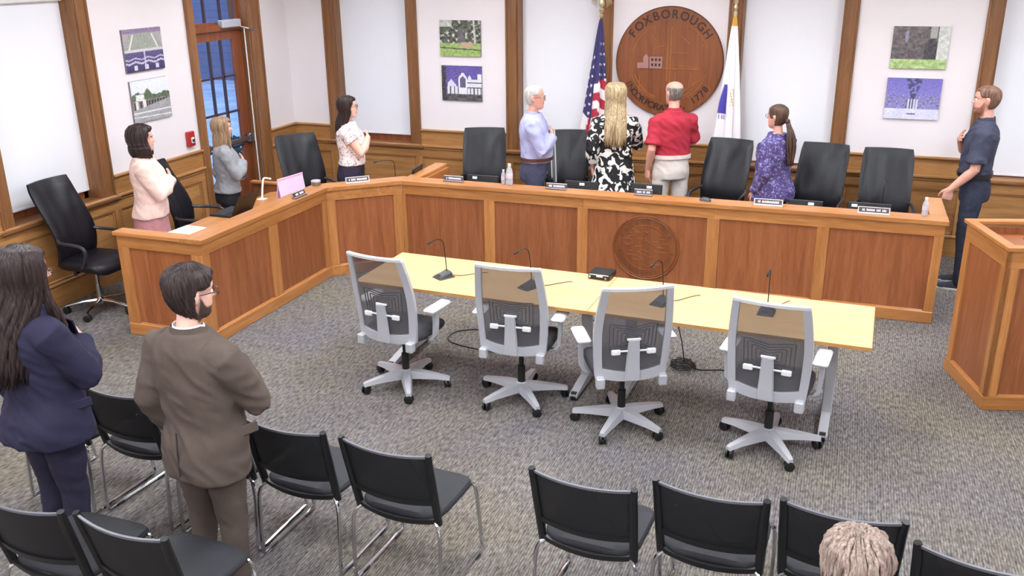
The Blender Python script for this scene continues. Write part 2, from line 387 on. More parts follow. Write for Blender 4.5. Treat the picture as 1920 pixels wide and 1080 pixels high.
# glazed door with transom in the left wall
def door():
    t = struct('door_1', 'glazed wooden door with transom, in the left wall behind the woman in grey')
    a, b = DOOR
    for u0, u1 in ((a-.11, a), (b, b+.19)): MB().box(*lf(u0, u1, 0, .03, 0, 3.1), b=.005).build('casing', CAS['z'], t)
    for u in (a-.112, b+.188): MB().box(*lf(u-.012, u+.012, 0, .045, 0, 3.1), b=.006).build('back_band', CAS['z'], t)
    for u0, u1 in ((a-.001, a+.02), (b-.02, b+.001)): MB().box(*lf(u0, u1, -.25, 0, 0, 2.98)).build('jamb', CAS['z'], t)
    MB().box(*lf(a, b, -.16, -.06, 2.27, 2.335), b=.004).build('transom_bar', DOORW, t)
    MB().box(*lf(a, b, -.25, .03, 2.93, 3.1)).build('head', CAS['y'], t)
    tr = MB()
    tr.box(*lf(a+.02, a+.07, -.14, -.1, 2.335, 2.93)); tr.box(*lf(b-.07, b-.02, -.14, -.1, 2.335, 2.93)); tr.box(*lf(a+.02, b-.02, -.14, -.1, 2.335, 2.37)); tr.box(*lf(a+.02, b-.02, -.14, -.1, 2.88, 2.93))
    tr.build('transom_frame', DOORW, t)
    g0, g1 = a+.16, b-.19
    for k in range(3):
        w = (b-a-.14)/3; u = a+.07+k*w
        MB().box(*lf(u, u+w, -.124, -.118, 2.37, 2.88)).build('transom_pane', M_glass, t)
        if k: MB().box(*lf(u-.011, u+.011, -.135, -.105, 2.37, 2.88)).build('muntin', M_dk, t)
    for u0, u1 in ((a+.022, g0), (g1, b-.022)): MB().box(*lf(u0, u1, -.145, -.1, .01, 2.265), b=.003).build('door_stile', DOORW, t)
    MB().box(*lf(g0, g1, -.145, -.1, 2.17, 2.265)).build('door_top_rail', DOORW, t)
    MB().box(*lf(g0, g1, -.145, -.1, .01, .52)).build('door_bottom_rail', DOORW, t)
    rows = [.52, .9325, 1.345, 1.7575, 2.17]
    for i in range(4):
        for k in range(3):
            w = (g1-g0)/3
            MB().box(*lf(g0+k*w, g0+(k+1)*w, -.126, -.12, rows[i], rows[i+1])).build('pane', M_glass, t)
    for k in (1, 2): MB().box(*lf(g0+k*(g1-g0)/3-.011, g0+k*(g1-g0)/3+.011, -.138, -.106, .52, 2.17)).build('muntin', M_dk, t)
    for z in rows[1:4]: MB().box(*lf(g0, g1, -.138, -.106, z-.011, z+.011)).build('muntin', M_dk, t)
    pb = MB().box(*lf(a+.08, b-.05, -.075, -.045, .98, 1.03), b=.008); pb.box(*lf(b-.14, b-.03, -.1, -.035, .95, 1.06), b=.01); pb.box(*lf(a+.05, a+.12, -.1, -.04, .96, 1.05), b=.01)
    pb.build('push_bar', M_steel, t)
    MB().box(*lf(9.05, 9.40, -.10, -.02, 2.30, 2.39), b=.012).build('door_closer', M_silver, t)
    MB().tube([(XL-.04, 9.36, 2.31), (XL+.05, 9.42, 2.28), (XL+.02, 9.62, 2.25)], .009).build('closer_arm', M_steel, t)
M_dk = plain('dark_muntin', (70, 52, 60), .5)
door()
cdm = MB().tube([(XL-.03, 9.45, 2.29), (XL-.03, 9.455, 1.2), (XL-.03, 9.46, .35)], .008, 6).build('conduit', M_white)
tag(cdm, 'thin white conduit running down the door frame', 'conduit')

# outdoors behind the door
og = MB().box(-30, XL-.3, -10, 40, -.35, -.3).build('outdoor_ground', plain('outdoor_ground', (226, 228, 230), .9, nscale=2, var=.2)); tag(og, 'grey paved ground outside the glazed door', 'ground', kind='structure')
hb = thing('outdoor_building', 'pale clapboard building seen through the glazed door', 'building', (-16, 23.5, -.3))
sid = plain('pale_siding', (128, 124, 142), .8)
for k in range(30): MB().box(-6, 5.5, -.06+(k % 2)*.0, 0, k*.2, k*.2+.195).build('clapboard', sid, hb)
MB().box(-6, 5.5, 0, 6, 0, 6).build('wall', sid, hb)
MB().prism([(-6.4, -.5), (5.9, -.5), (5.9, 6.4), (-6.4, 6.4)], 6, 6.25).build('roof', plain('roof_grey', (90, 90, 96), .9), hb)
for x in (-3.5, -.5, 2.5):
    w = MB().box(x, x+1.1, -.1, -.04, 2.4, 4.0, b=.02).build('window', M_white, hb); MB().box(x+.12, x+.98, -.115, -.1, 2.52, 3.88).build('pane', plain('dark_pane', (60, 70, 90), .1), w)
def shrub(loc, r, h, label):
    t = thing('outdoor_shrub', label, 'shrub', loc, group='shrubs outside the glazed door')
    mb = MB(); rnd = random.Random(int(loc[1]*100))
    for i in range(420):
        a = rnd.uniform(0, 2*pi); z = rnd.uniform(.05, 1)*h; rr = r*sqrt(rnd.random())*(1-(z/h)**2*.7)
        p = V((rr*cos(a), rr*sin(a), z)); d = V((rnd.gauss(0, 1), rnd.gauss(0, 1), rnd.gauss(0, .7))).normalized()*.1; e = d.orthogonal().normalized()*.04
        mb.add([p, p+d*.5+e, p+d, p+d*.5-e], [(0, 1, 2, 3)])
    f = mb.build('foliage', plain('shrub_green', (62, 84, 66), .8, var=.3), t); f['kind'] = 'stuff'
    st = MB()
    for i in range(5): st.tube([(0, 0, 0), (cos(i*1.3)*r*.5, sin(i*1.3)*r*.5, h*.7)], [.03, .01], 6)
    st.build('stem', plain('bark', (70, 56, 46), .9), t)
shrub((-8.05, 11.05, -.3), .55, .95, 'dark green shrub low outside the glazed door')

# ceiling light panels (above the frame)
M_lamp = emit('lamp_diffuser', (244, 249, 255), LAMP)
k = 0
for x in (-4.6, -1.5, 1.6):
    for y in (-.6, 2.0, 4.6, 7.2):
        t = thing('ceiling_light', 'flush white ceiling light panel above the room', 'ceiling light', (x, y, ZC), group='ceiling light panels')
        fr_ = MB(); fr_.box(-.32, .32, -.62, -.6, -.04, 0); fr_.box(-.32, .32, .6, .62, -.04, 0); fr_.box(-.32, -.3, -.6, .6, -.04, 0); fr_.box(.3, .32, -.6, .6, -.04, 0)
        fr_.build('frame', M_white, t); MB().box(-.3, .3, -.6, .6, -.025, -.02).build('diffuser', M_lamp, t)

# unseen deep-baffled lights, added to brighten the lower back wall
M_lamp2 = emit('added_light_diffuser', (244, 249, 255), LAMP*.72)
def baffled(x, y, rz):
    t = thing('added_wall_light', 'unseen white baffled light added above the frame to brighten the lower back wall', 'ceiling light', (x, y, ZC), rz, 'baffled lights added to brighten the back wall')
    fr_ = MB(); fr_.box(-.62, .62, -.17, -.15, -.27, 0); fr_.box(-.62, .62, .15, .17, -.27, 0); fr_.box(-.62, -.6, -.15, .15, -.27, 0); fr_.box(.6, .62, -.15, .15, -.27, 0)
    fr_.build('baffle', M_white, t); MB().box(-.6, .6, -.15, .15, -.02, -.01).build('diffuser', M_lamp2, t)
for x in (-5.6, -3.7, -1.8, .1, 2.0, 3.8): baffled(x, 8.95, 0)

# ------------------------------------------------------------ dais
DA, DB, DC, DD, DE = (-5.59, 5.79), (-4.74, 5.79), (-4.72, 7.68), (-4.14, 8.18), (.89, 8.18)
HD = .917
dais = thing('dais_desk', 'long oak panelled dais desk that wraps around the board seats', 'desk')
def seg(p0, p1, panels, rails=None, ax='x', capw=.2, ends=(0, 0)):
    """front face from p0 to p1 (room side on the right hand of p0->p1); panels in metres along it"""
    d = V((p1[0]-p0[0], p1[1]-p0[1], 0)); L = d.length; d.normalize(); n = V((-d.y, d.x, 0))     # n points to the members' side
    M = Matrix(((d.x, n.x, 0, p0[0]), (d.y, n.y, 0, p0[1]), (0, 0, 1, 0), (0, 0, 0, 1)))
    root = dais
    cuts = [0]+[v for p in panels for v in p]+[L]
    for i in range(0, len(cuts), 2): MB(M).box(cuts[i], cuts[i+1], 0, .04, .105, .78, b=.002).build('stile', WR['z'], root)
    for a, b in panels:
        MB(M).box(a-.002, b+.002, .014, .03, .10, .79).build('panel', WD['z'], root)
        e = MB(M); e.add([(a, 0, .105), (b, 0, .105), (b-.012, .014, .117), (a+.012, .014, .117)], [(0, 1, 2, 3)])
        e.build('panel_bevel', WR[ax], root)
    for a, b in (rails or [(0, L)]):
        MB(M).box(a+.0008, b-.0008, 0, .04, .78, .882, b=.0015).build('top_rail', WR[ax], root)
    MB(M).box(0, L, -.008, .04, 0, .105, b=.005).build('base_rail', WR[ax], root)
    MB(M).box(0, L, .04, .06, 0, .88).build('back_board', WD[ax], root)
    return M, L
seg(DA, DB, [(.113, .735)], ax='x')
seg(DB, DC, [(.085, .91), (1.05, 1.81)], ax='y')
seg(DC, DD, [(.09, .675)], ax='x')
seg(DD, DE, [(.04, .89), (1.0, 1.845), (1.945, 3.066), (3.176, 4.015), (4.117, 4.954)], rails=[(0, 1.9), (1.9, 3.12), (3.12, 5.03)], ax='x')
# right end face and corner posts
def endface(M, L, ax):
    MB(M).box(0, .09, 0, .04, .105, .78).build('stile', WR['z'], dais); MB(M).box(L-.09, L, 0, .04, .105, .78).build('stile', WR['z'], dais)
    MB(M).box(.088, L-.088, .014, .03, .1, .79).build('panel', WD['z'], dais)
    MB(M).box(0, L, 0, .04, .78, .882).build('top_rail', WR[ax], dais); MB(M).box(0, L, -.008, .04, 0, .105, b=.005).build('base_rail', WR[ax], dais)
endface(Matrix(((0, -1, 0, .89), (1, 0, 0, 8.221), (0, 0, 1, 0), (0, 0, 0, 1))), .78, 'y')
endface(Matrix(((0, 1, 0, -4.04), (-1, 0, 0, 9.07), (0, 0, 1, 0), (0, 0, 0, 1))) @ Matrix.Scale(1, 4), .85, 'y')
MB().box(.78, .85, 8.22, 9.0, .0, .88).build('end_board', WD['y'], dais)
MB().box(-4.14, -4.08, 8.2, 9.07, .0, .88).build('end_board', WD['y'], dais)
MB().box(-5.59, -5.55, 5.83, 5.92, .0, .88).build('end_board', WD['y'], dais)
# caps: mitred, with overhang
def offs(P, d):
    out = []
    for i, p in enumerate(P):
        ns = []
        for a, b in ((i-1, i), (i, i+1)):
            if a >= 0 and b < len(P):
                e = V((P[b][0]-P[a][0], P[b][1]-P[a][1])); e.normalize(); ns.append(V((-e.y, e.x)))
        m = ns[0] if len(ns) == 1 else (ns[0]+ns[1])/(1+ns[0].dot(ns[1]))
        out.append((p[0]+m.x*d, p[1]+m.y*d))
    return out
front = [DB, DC, DD, DE]; o_ = offs(front, -.02); i_ = offs(front, .19)
o_[0] = (o_[0][0], 5.77); i_[0] = (i_[0][0], 5.77); o_[-1] = (.91, o_[-1][1]); i_[-1] = (.91, i_[-1][1])
for k in range(3):
    MB().prism([o_[k], o_[k+1], i_[k+1], i_[k]], .882, HD).build('cap', WR['xyx'[0] if k != 0 else 'y'], dais)
MB().box(-5.61, i_[0][0]-.001, 5.77, 5.90, .882, HD, b=.004).build('cap', WR['x'], dais)
MB().box(.77, .91, i_[-1][1]+.001, 9.02, .882, HD, b=.004).build('cap', WR['y'], dais)
MB().box(-4.17, -4.03, i_[2][1]+.001, 9.09, .882, HD, b=.004).build('cap', WR['y'], dais)
MB().prism([(-5.52, 5.85), (-4.79, 5.85), (-4.77, 7.70), (-4.19, 8.22), (.84, 8.22), (.84, 8.88), (-4.41, 8.88), (-5.52, 7.909)], .725, .76).build('work_surface', WR['y'], dais)
sl = MB()
for px, py in ((-5.46, 5.97), (-5.46, 7.8), (-4.3, 8.78), (-2.0, 8.78), (.7, 8.78)): MB().box(px-.03, px+.03, py-.03, py+.03, 0, .725).build('support_post', WD['z'], dais)
# carved round seal on the middle panel
def ring_text(txt, r, a0, a1, size, depth, mat, parent, M, inside=False, name='letter', bold=0):
    n = len(txt)
    for i, ch in enumerate(txt):
        if ch == ' ': continue
        a = a0+(a1-a0)*i/(n-1)
        T = Matrix.Translation((r*sin(a), r*cos(a), 0)) @ Matrix.Rotation(-a+(pi if inside else 0), 4, 'Z')
        text_mesh(ch, size, depth, mat, name, parent, M @ T, bold)
CARVE = wood('carved_oak', (118, 66, 36), (138, 80, 44), (154, 94, 54), 'z', .4)
CARVD = plain('carved_shadow_oak', (112, 66, 40), .5)
Mseal = Matrix(((1, 0, 0, -1.632), (0, 0, -1, 8.194), (0, 1, 0, .443), (0, 0, 0, 1)))
def disc(M, prof, n=64): return MB(M).lathe(prof, n)
cs = disc(Mseal, [(.286, 0), (.286, .004), (0.001, .004)]).build('carved_seal', CARVE, dais); smooth_angle(cs)
rg = MB(Mseal).loft([[(r*cos(2*pi*k/64), r*sin(2*pi*k/64), z) for k in range(64)] for r, z in ((.318, 0), (.315, .012), (.304, .014), (.296, .006), (.288, .012), (.284, .003))], False); smooth_angle(rg.build('seal_rim', CARVE, cs))
rg = MB(Mseal).loft([[(r*cos(2*pi*k/64), r*sin(2*pi*k/64), z) for k in range(64)] for r, z in ((.220, .003), (.218, .008), (.214, .008), (.212, .003))], False); smooth_angle(rg.build('inner_rim', CARVE, cs))
ring_text('FOXBOROUGH', .25, radians(-62), radians(62), .05, .004, CARVD, cs, Mseal @ Matrix.Translation((0, 0, .005)), bold=.0012)
ring_text('INCORPORATED, 1778', .25, radians(180+82), radians(180-82), .046, .004, CARVD, cs, Mseal @ Matrix.Translation((0, 0, .005)), True, bold=.0012)
rl = MB(Mseal); rn = random.Random(3)
for i in range(70):
    a = rn.uniform(0, 2*pi); r = .2*sqrt(rn.random()); x, y = r*cos(a), r*sin(a); l = rn.uniform(.01, .05); th = rn.choice((0, 0, pi/2, .5, -.4))
    rl.tube([(x-l*cos(th), y-l*sin(th), .005), (x+l*cos(th), y+l*sin(th), .005)], .0035, 5)
rl.build('relief', CARVE, cs)

# ------------------------------------------------------------ tables
def table(loc, rz, label, xr):
    t = thing('folding_table', label, 'table', loc, rz, 'maple tables in front of the dais')
    MB().box(.002, 1.828, 0, .757, .711, .735, b=.002).build('table_top', MAPLE, t)
    e = MB(); e.box(.001, 1.829, -.003, .0, .711, .734); e.box(.001, 1.829, .757, .76, .711, .734); e.box(-.001, .002, 0, .757, .711, .734); e.box(1.828, 1.831, 0, .757, .711, .734)
    e.build('edge_band', MAPLE_EDGE, t)
    for x in (.22, xr):
        l = MB().box(x-.035, x+.035, .345, .415, .07, .70, b=.008).build('leg', M_silver, t)
        MB().box(x-.05, x+.05, .1, .66, .69, .711, b=.004).build('bracket', M_silver, l)
        f = MB().loft([[(x-w, y, z) for w, z in ((-.03, .03), (.03, .03), (.03, h), (-.03, h))] for y, h in ((.06, .05), (.3, .09), (.46, .09), (.70, .05))]).build('foot', M_silver, l)
        for y in (.09, .67):
            c_ = MB().tube([(x-.02, y, .032), (x+.02, y, .032)], .032, 14).build('caster', M_black, l)
    MB().box(.25, xr-.03, .36, .40, .60, .66, b=.004).build('crossbeam', M_silver, t)
    return t
rt = radians(-2.05)
table((-3.35, 5.76, 0), rt, 'maple table behind the two grey chairs nearest the dais corner', 1.72)
table((-3.35+1.83*cos(rt), 5.76+1.83*sin(rt), 0), rt, 'maple table nearer the lectern, butted against the other one', 1.60)

# ------------------------------------------------------------ grey mesh task chair (faces +Y, origin on the floor)
def back_pt(u, z, off=0):
    """point on the curved back: u -1..1 across, z height"""
    t = (z-.44)/.66
    hw = .232+.022*sin(min(1, max(0, t))*pi*.85)-.018*max(0, t-.55)/.45
    y = -.235-.12*t+.05*sin(t*pi)*.6-.045*(1-u*u)*(1-.25*t)+.045
    return V((u*hw, y+off, z))
def strip(mb, path_fn, ts, w, th):
    pass
def back_band(u0, u1, z0, z1, th, off=0, nu=6, nz=8, zf=None):
    """solid slab following the curved back between u0..u1 and z0..z1"""
    mb = MB(); F = []; B = []
    for i in range(nz+1):
        for j in range(nu+1):
            a = u0+(u1-u0)*j/nu; 
            if callable(zf): lo, hi = zf(a)
            else: lo, hi = z0, z1
            z = lo+(hi-lo)*i/nz
            F.append(back_pt(a, z, off+th/2)); B.append(back_pt(a, z, off-th/2))
    n = nu+1; N = len(F); fs = []
    for i in range(nz):
        for j in range(nu):
            a = i*n+j; fs.append((a, a+n, a+n+1, a+1)); fs.append((N+a, N+a+1, N+a+n+1, N+a+n))
    for j in range(nu): fs.append((j, j+1, N+j+1, N+j)); a = nz*n+j; fs.append((a, N+a, N+a+1, a+1))
    for i in range(nz): a = i*n; fs.append((a, N+a, N+a+n, a+n)); a = i*n+nu; fs.append((a, a+n, N+a+n, N+a))
    mb.add(F+B, fs); return mb
def caster(parent, x, y, a, r=.033, name='caster', mat=None):
    mb = MB(Matrix.Translation((x, y, r)) @ Matrix.Rotation(a, 4, 'Z'))
    for s in (-1, 1): mb.loft([[(s*.006+q*s, rr*cos(2*pi*k/14), rr*sin(2*pi*k/14)) for k in range(14)] for q, rr in ((0, r*.8), (.002, r), (.014, r), (.018, r*.75))])
    mb.box(-.007, .007, -.008, .008, 0, r*1.5)
    return smooth_angle(mb.build(name, mat or M_black, parent), 35)
def task_chair(label):
    t = thing('task_chair', label, 'chair', group='grey mesh task chairs at the tables')
    base = MB().lathe([(.045, .075), (.05, .09), (.042, .125), (.03, .135)], 16).build('base_hub', M_silver, t); smooth_angle(base)
    for k in range(5):
        a = 2*pi*k/5+pi/2
        R = Matrix.Rotation(a, 4, 'Z')
        l = MB(R).loft([[(x, w*c, z) for c, z in ((-1, zl), (1, zl), (.7, zh), (-.7, zh))] for x, w, zl, zh in ((.02, .042, .066, .130), (.12, .038, .070, .122), (.24, .029, .070, .104), (.318, .022, .062, .090), (.334, .018, .06, .084))])
        smooth_angle(l.build('leg', M_silver, t), 30)
        caster(t, .315*cos(a), .315*sin(a), a+.7*(k+1))
    smooth_angle(MB().lathe([(.028, .12), (.028, .26), (.018, .262), (.018, .40)], 14).build('gas_lift', M_black, t))
    MB().box(-.09, .09, -.13, .12, .385, .435, b=.02).build('mechanism', M_darkgrey, t)
    smooth_angle(MB().tube([(-.05, .02, .41), (-.2, .03, .40), (-.25, .03, .395)], .012, 8).build('lever', M_silver, t))
    # seat
    mb = MB(); rings = []
    for z, s, dz in ((.435, .90, 0), (.445, .97, 0), (.465, 1, 0), (.488, .985, .004), (.499, .93, .004), (.503, .7, .002), (.500, .3, 0)):
        ring = []
        for k in range(40):
            a = 2*pi*k/40; c, s_ = cos(a), sin(a)
            x = abs(c)**.45*(1 if c > 0 else -1)*.245*s; y = abs(s_)**.45*(1 if s_ > 0 else -1)*.235*s
            zz = z-(.03*max(0, (y-.14)/.09)**2)
            ring.append((x, y+.03, zz))
        rings.append(ring)
    mb.loft(rings); smooth_angle(mb.build('seat', M_darkgrey, t), 50)
    # back frame
    for s in (-1, 1):
        f = back_band(.80*s, 1.0*s, .46, 1.10, .026, 0, 2, 12)
        smooth_angle(f.build('back_stile', M_silver, t), 50)
    zf = lambda u: (.455-.018*(1-u*u), .535-.035*(1-u*u))
    smooth_angle(back_band(-1, 1, 0, 0, .028, 0, 12, 3, zf).build('back_bottom_rail', M_silver, t), 50)
    for s in (-1, 1): MB().box(s*.205-.028, s*.205+.028, -.262, -.205, .395, .47, b=.008).build('back_bracket', M_silver, t)
    smooth_angle(back_band(-1, 1, 1.088, 1.108, .034, 0, 12, 2).build('back_top_rail', M_pad, t), 50)
    smooth_angle(back_band(-.82, .82, .50, 1.09, .003, 0, 12, 14).build('mesh_back', M_mesh, t), 60)
    # lumbar pad: concentric moulded loops
    lum = MB()
    for k in range(5):
        uu = .60-.10*k; h0, h1 = .655+.016*k, .835-.02*k
        pts = [back_pt(uu*a, (h0 if b < 0 else h1)-(.02 if (abs(a) < .3 and b > 0) else 0), .012) for a, b in ((-1, -1), (-.85, -1.0), (0, -1), (.85, -1), (1, -1), (1.02, 1), (.85, 1), (0, 1), (-.85, 1), (-1.02, 1), (-1, -1))]
        lum.tube(pts, .0042, 5)
    lum.build('lumbar_pad', M_black, t)
    sp = MB(); zs = (.45, .52, .60, .68, .735)
    rings = []
    for z in zs:
        w = .052-.016*(z-.45)/.29
        a = back_pt(0, z, -.022)
        rings.append([(-w, a.y+.006, z), (w, a.y+.006, z), (w*.85, a.y-.012, z), (-w*.85, a.y-.012, z)])
    sp.loft(rings); smooth_angle(sp.build('spine', M_silver, t), 30)
    lv = MB(); a = back_pt(0, .655, -.018).y
    lv.box(-.125, .125, a-.006, a+.006, .652, .662, b=.002)
    for s in (-1, 1): lv.box(s*.115-.03, s*.115+.03, a-.01, a+.012, .632, .668, b=.006)
    lv.box(-.045, .045, a-.006, a+.006, .728, .742, b=.003)
    lv.build('lumbar_handle', M_pad, t)
    for s in (-1, 1):
        ar = MB()
        ar.loft([[(s*(x+dx), y+dy, z) for dx, dy in ((-.014, -.022), (.014, -.022), (.014, .022), (-.014, .022))] for x, y, z in ((.16, -.02, .415), (.255, -.02, .425), (.285, -.02, .46), (.292, -.02, .56), (.292, -.02, .655))])
        al = smooth_angle(ar.build('arm_post', M_silver, t), 30)
        MB().box(s*.285-.046, s*.285+.046, -.11, .145, .652, .684, b=.013).build('arm_pad', M_pad, al)
    return t
tc = None
def put_task(x, y, yaw, label, br=0):
    global tc
    if tc is None: tc = task_chair(label); o = tc
    else: o = copy_tree(tc); o['label'] = label
    o.location = (x, y, 0); o.rotation_euler = (0, 0, radians(yaw))
# (base centre, yaw)
put_task(-2.89, 5.63, -7, 'grey mesh task chair at the left end of the maple tables')
put_task(-2.0, 5.70, 3, 'grey mesh task chair second from the left end of the tables')
put_task(-1.225, 5.54, 27, 'grey mesh task chair turned left, at the joint between the tables')
put_task(-.255, 5.55, -6, 'grey mesh task chair at the table end nearest the lectern')

# ------------------------------------------------------------ black leather high-back chair
def leather_chair(label):
    t = thing('leather_chair', label, 'chair', group='black leather high-back chairs')
    smooth_angle(MB().lathe([(.035, .07), (.04, .10), (.03, .13)], 14).build('base_hub', M_chrome, t))
    for k in range(5):
        a = 2*pi*k/5+.3; R = Matrix.Rotation(a, 4, 'Z')
        smooth_angle(MB(R).loft([[(x, w*cos(q), z+w*.8*sin(q)) for q in [2*pi*j/8 for j in range(8)]] for x, w, z in ((.02, .024, .105), (.15, .019, .10), (.29, .014, .075), (.305, .012, .07))]).build('leg', M_chrome, t), 40)
        caster(t, .295*cos(a), .295*sin(a), a+k)
    smooth_angle(MB().lathe([(.028, .12), (.028, .25), (.018, .252), (.018, .42)], 14).build('gas_lift', M_chrome, t))
    MB().box(-.1, .1, -.12, .1, .40, .445, b=.02).build('mechanism', M_black, t)
    k_ = MB().tube([(.09, -.03, .42), (.2, -.03, .415), (.215, -.03, .415)], [.008, .012, .02], 8).build('tilt_knob', M_black, t)
    mb = MB(); rings = []
    for z, s in ((.445, .93), (.46, .99), (.49, 1), (.515, .97), (.527, .85), (.522, .5)):
        ring = []
        for k in range(36):
            a = 2*pi*k/36; c, s_ = cos(a), sin(a)
            x = abs(c)**.4*(1 if c > 0 else -1)*.25*s; y = abs(s_)**.4*(1 if s_ > 0 else -1)*.245*s
            ring.append((x, y+.02, z-(.05*max(0, (y-.12)/.12)**2)))
        rings.append(ring)
    mb.loft(rings); smooth_angle(mb.build('seat', M_leather, t), 60)
    # tall back shell with softly wrinkled leather on the front
    nz, nu = 22, 14; F = []; B = []
    for i in range(nz+1):
        tt = i/nz; z = .47+.73*tt
        hw = .225+.02*sin(tt*pi*.8)-.012*max(0, tt-.9)/.1
        for j in range(nu+1):
            u = -1+2*j/nu
            y = -.215-.16*tt*tt*.9+.045*sin(tt*pi*1.6)-.04*(1-u*u)+.04
            edge = min(1, (1-abs(u))*5, (1-tt)*10, tt*8+.2)
            wr = .012*noise.noise(V((u*2.2+3, z*3.2, 1)))+.008*noise.noise(V((u*4+z*5, z*4, 7)))
            F.append((u*hw, y+.028*edge+wr*edge, z)); B.append((u*hw, y-.022, z))
    n = nu+1; N = len(F); fs = []
    for i in range(nz):
        for j in range(nu):
            a = i*n+j; fs.append((a, a+n, a+n+1, a+1)); fs.append((N+a, N+a+1, N+a+n+1, N+a+n))
    for j in range(nu): fs.append((j, j+1, N+j+1, N+j)); a = nz*n+j; fs.append((a, N+a, N+a+1, a+1))
    for i in range(nz): a = i*n; fs.append((a, N+a, N+a+n, a+n)); a = i*n+nu; fs.append((a, a+n, N+a+n, N+a))
    smooth_angle(MB().add(F+B, fs).build('backrest', M_leather, t), 50)
    for s in (-1, 1):
        smooth_angle(MB().tube(catmull([(s*.215, -.16, .72), (s*.255, -.10, .705), (s*.268, .05, .70), (s*.266, .13, .685), (s*.262, .165, .64), (s*.25, .13, .54), (s*.225, .06, .46), (s*.16, .03, .445)], 5), [.015]*36, 8).build('armrest', M_arm, t))
    return t
M_arm = plain('dark_arm_metal', (66, 66, 70), .35, .5)
lc = None
def put_leather(x, y, face, label):
    """x, y = base centre; face = direction the sitter would look, degrees from +X"""
    global lc
    if lc is None: lc = leather_chair(label); o = lc
    else: o = copy_tree(lc); o['label'] = label
    o.location = (x, y, 0); o.rotation_euler = (0, 0, radians(face-90))
put_leather(-6.25, 6.17, 2, 'empty black leather chair at the outer end of the dais by the left window')
put_leather(-5.83, 7.155, 18, 'black leather chair standing just behind the woman in the pink jacket')
put_leather(-5.43, 8.56, -36, 'black leather chair left of the woman in the floral blouse')
put_leather(-3.74, 9.42, -72, 'black leather chair left of the man in the pale blue shirt')
put_leather(-2.80, 9.55, -70, 'black leather chair with a striped strap hung over its back')
put_leather(-1.16, 9.52, -100, 'black leather chair between the red polo man and the purple blouse woman')
put_leather(-.21, 9.54, -100, 'black leather chair right behind the woman in the purple blouse')
put_leather(.45, 9.44, -90, 'black leather chair with wrinkled back at the right end of the dais')
# ------------------------------------------------------------ black mesh stacking chair
def stack_chair(label):
    t = thing('stacking_chair', label, 'chair', group='black mesh stacking chairs in the audience rows')
    def bp(u, z, off=0): 
        tt = (z-.43)/.42; return V((u*(.222+.012*tt), -.215-.10*tt-.035*(1-u*u)+.035+off, z))
    for s in (-1, 1):
        smooth_angle(MB().tube([bp(s, .42), bp(s, .55), bp(s, .7), bp(s, .80), bp(s*1.02, .855)], [.02, .021, .021, .02, .016], 8).build('back_post', M_black, t))
        # sled leg of bent chrome rod
        x = s*.245
        smooth_angle(MB().tube(catmull([(s*.21, -.19, .43), (x, -.215, .36), (x, -.235, .05), (x, -.225, .012), (x, -.17, .011), (x, .20, .011), (x, .235, .014), (x, .24, .05), (x, .19, .40), (s*.21, .185, .435)], 5), .0105, 8).build('leg', M_chrome, t))
        for y in (-.15, .17): MB().box(x-.014, x+.014, y-.03, y+.03, 0, .016, b=.004).build('glide', M_black, t)
    def slab(u0, u1, z0, z1, th, nu=10, nz=5, curve=0):
        mb = MB(); F = []; B = []
        for i in range(nz+1):
            for j in range(nu+1):
                u = u0+(u1-u0)*j/nu; z = z0+(z1-z0)*i/nz-curve*(1-u*u)
                F.append(bp(u, z, th/2)); B.append(bp(u, z, -th/2))
        n = nu+1; N = len(F); fs = []
        for i in range(nz):
            for j in range(nu):
                a = i*n+j; fs.append((a, a+n, a+n+1, a+1)); fs.append((N+a, N+a+1, N+a+n+1, N+a+n))
        for j in range(nu): fs.append((j, j+1, N+j+1, N+j)); a = nz*n+j; fs.append((a, N+a, N+a+1, a+1))
        mb.add(F+B, fs); return mb
    smooth_angle(slab(-.95, .95, .57, .845, .004, 10, 6, .012).build('mesh_back', M_bmesh, t), 60)
    smooth_angle(slab(-1, 1, .835, .848, .012, 10, 2, .012).build('back_top_edge', plain('grey_back_edge', (110, 110, 116), .5), t), 60)
    smooth_angle(slab(-1, 1, .545, .575, .022, 10, 2, .012).build('back_lower_bar', M_black, t), 60)
    smooth_angle(slab(-1, 1, .425, .455, .022, 10, 2, .02).build('back_bottom_bar', M_black, t), 60)
    mb = MB(); rings = []
    for z, s in ((.425, .95), (.437, 1), (.455, 1), (.467, .96), (.466, .6)):
        ring = []
        for k in range(32):
            a = 2*pi*k/32; c, s_ = cos(a), sin(a)
            x = abs(c)**.4*(1 if c > 0 else -1)*.23*s; y = abs(s_)**.4*(1 if s_ > 0 else -1)*.225*s
            ring.append((x, y+.02, z-.02*max(0, (y-.12)/.1)**2))
        rings.append(ring)
    smooth_angle(mb.loft(rings).build('seat', M_seat, t), 50)
    return t
M_seat = plain('black_seat_fabric', (44, 44, 49), .75, var=.1, nscale=60, bump=.15, bscale=250)
sc0 = None
def put_stack(x, y, yaw, label):
    global sc0
    if sc0 is None: sc0 = stack_chair(label); o = sc0
    else: o = copy_tree(sc0); o['label'] = label
    o.location = (x, y, 0); o.rotation_euler = (0, 0, radians(yaw))
ROW1 = 3.72
put_stack(-4.08, ROW1+.02, -3, 'black mesh chair partly hidden in front of the woman in the navy blazer')
put_stack(-3.53, ROW1+.03, -5, 'black mesh chair between the navy blazer woman and the brown suit man')
put_stack(-2.975, ROW1, 0, 'black mesh chair directly in front of the man in the brown suit')
put_stack(-2.44, ROW1-.02, -3, 'black mesh chair at the right hip of the man in the brown suit')
put_stack(-1.86, ROW1-.05, -4, 'black mesh chair second to the right of the brown suit man')
put_stack(-.90, ROW1-.03, -4, 'black mesh chair left of the middle in the front audience row')
put_stack(-.36, ROW1+.06, -3, 'black mesh chair third from the right in the front audience row')
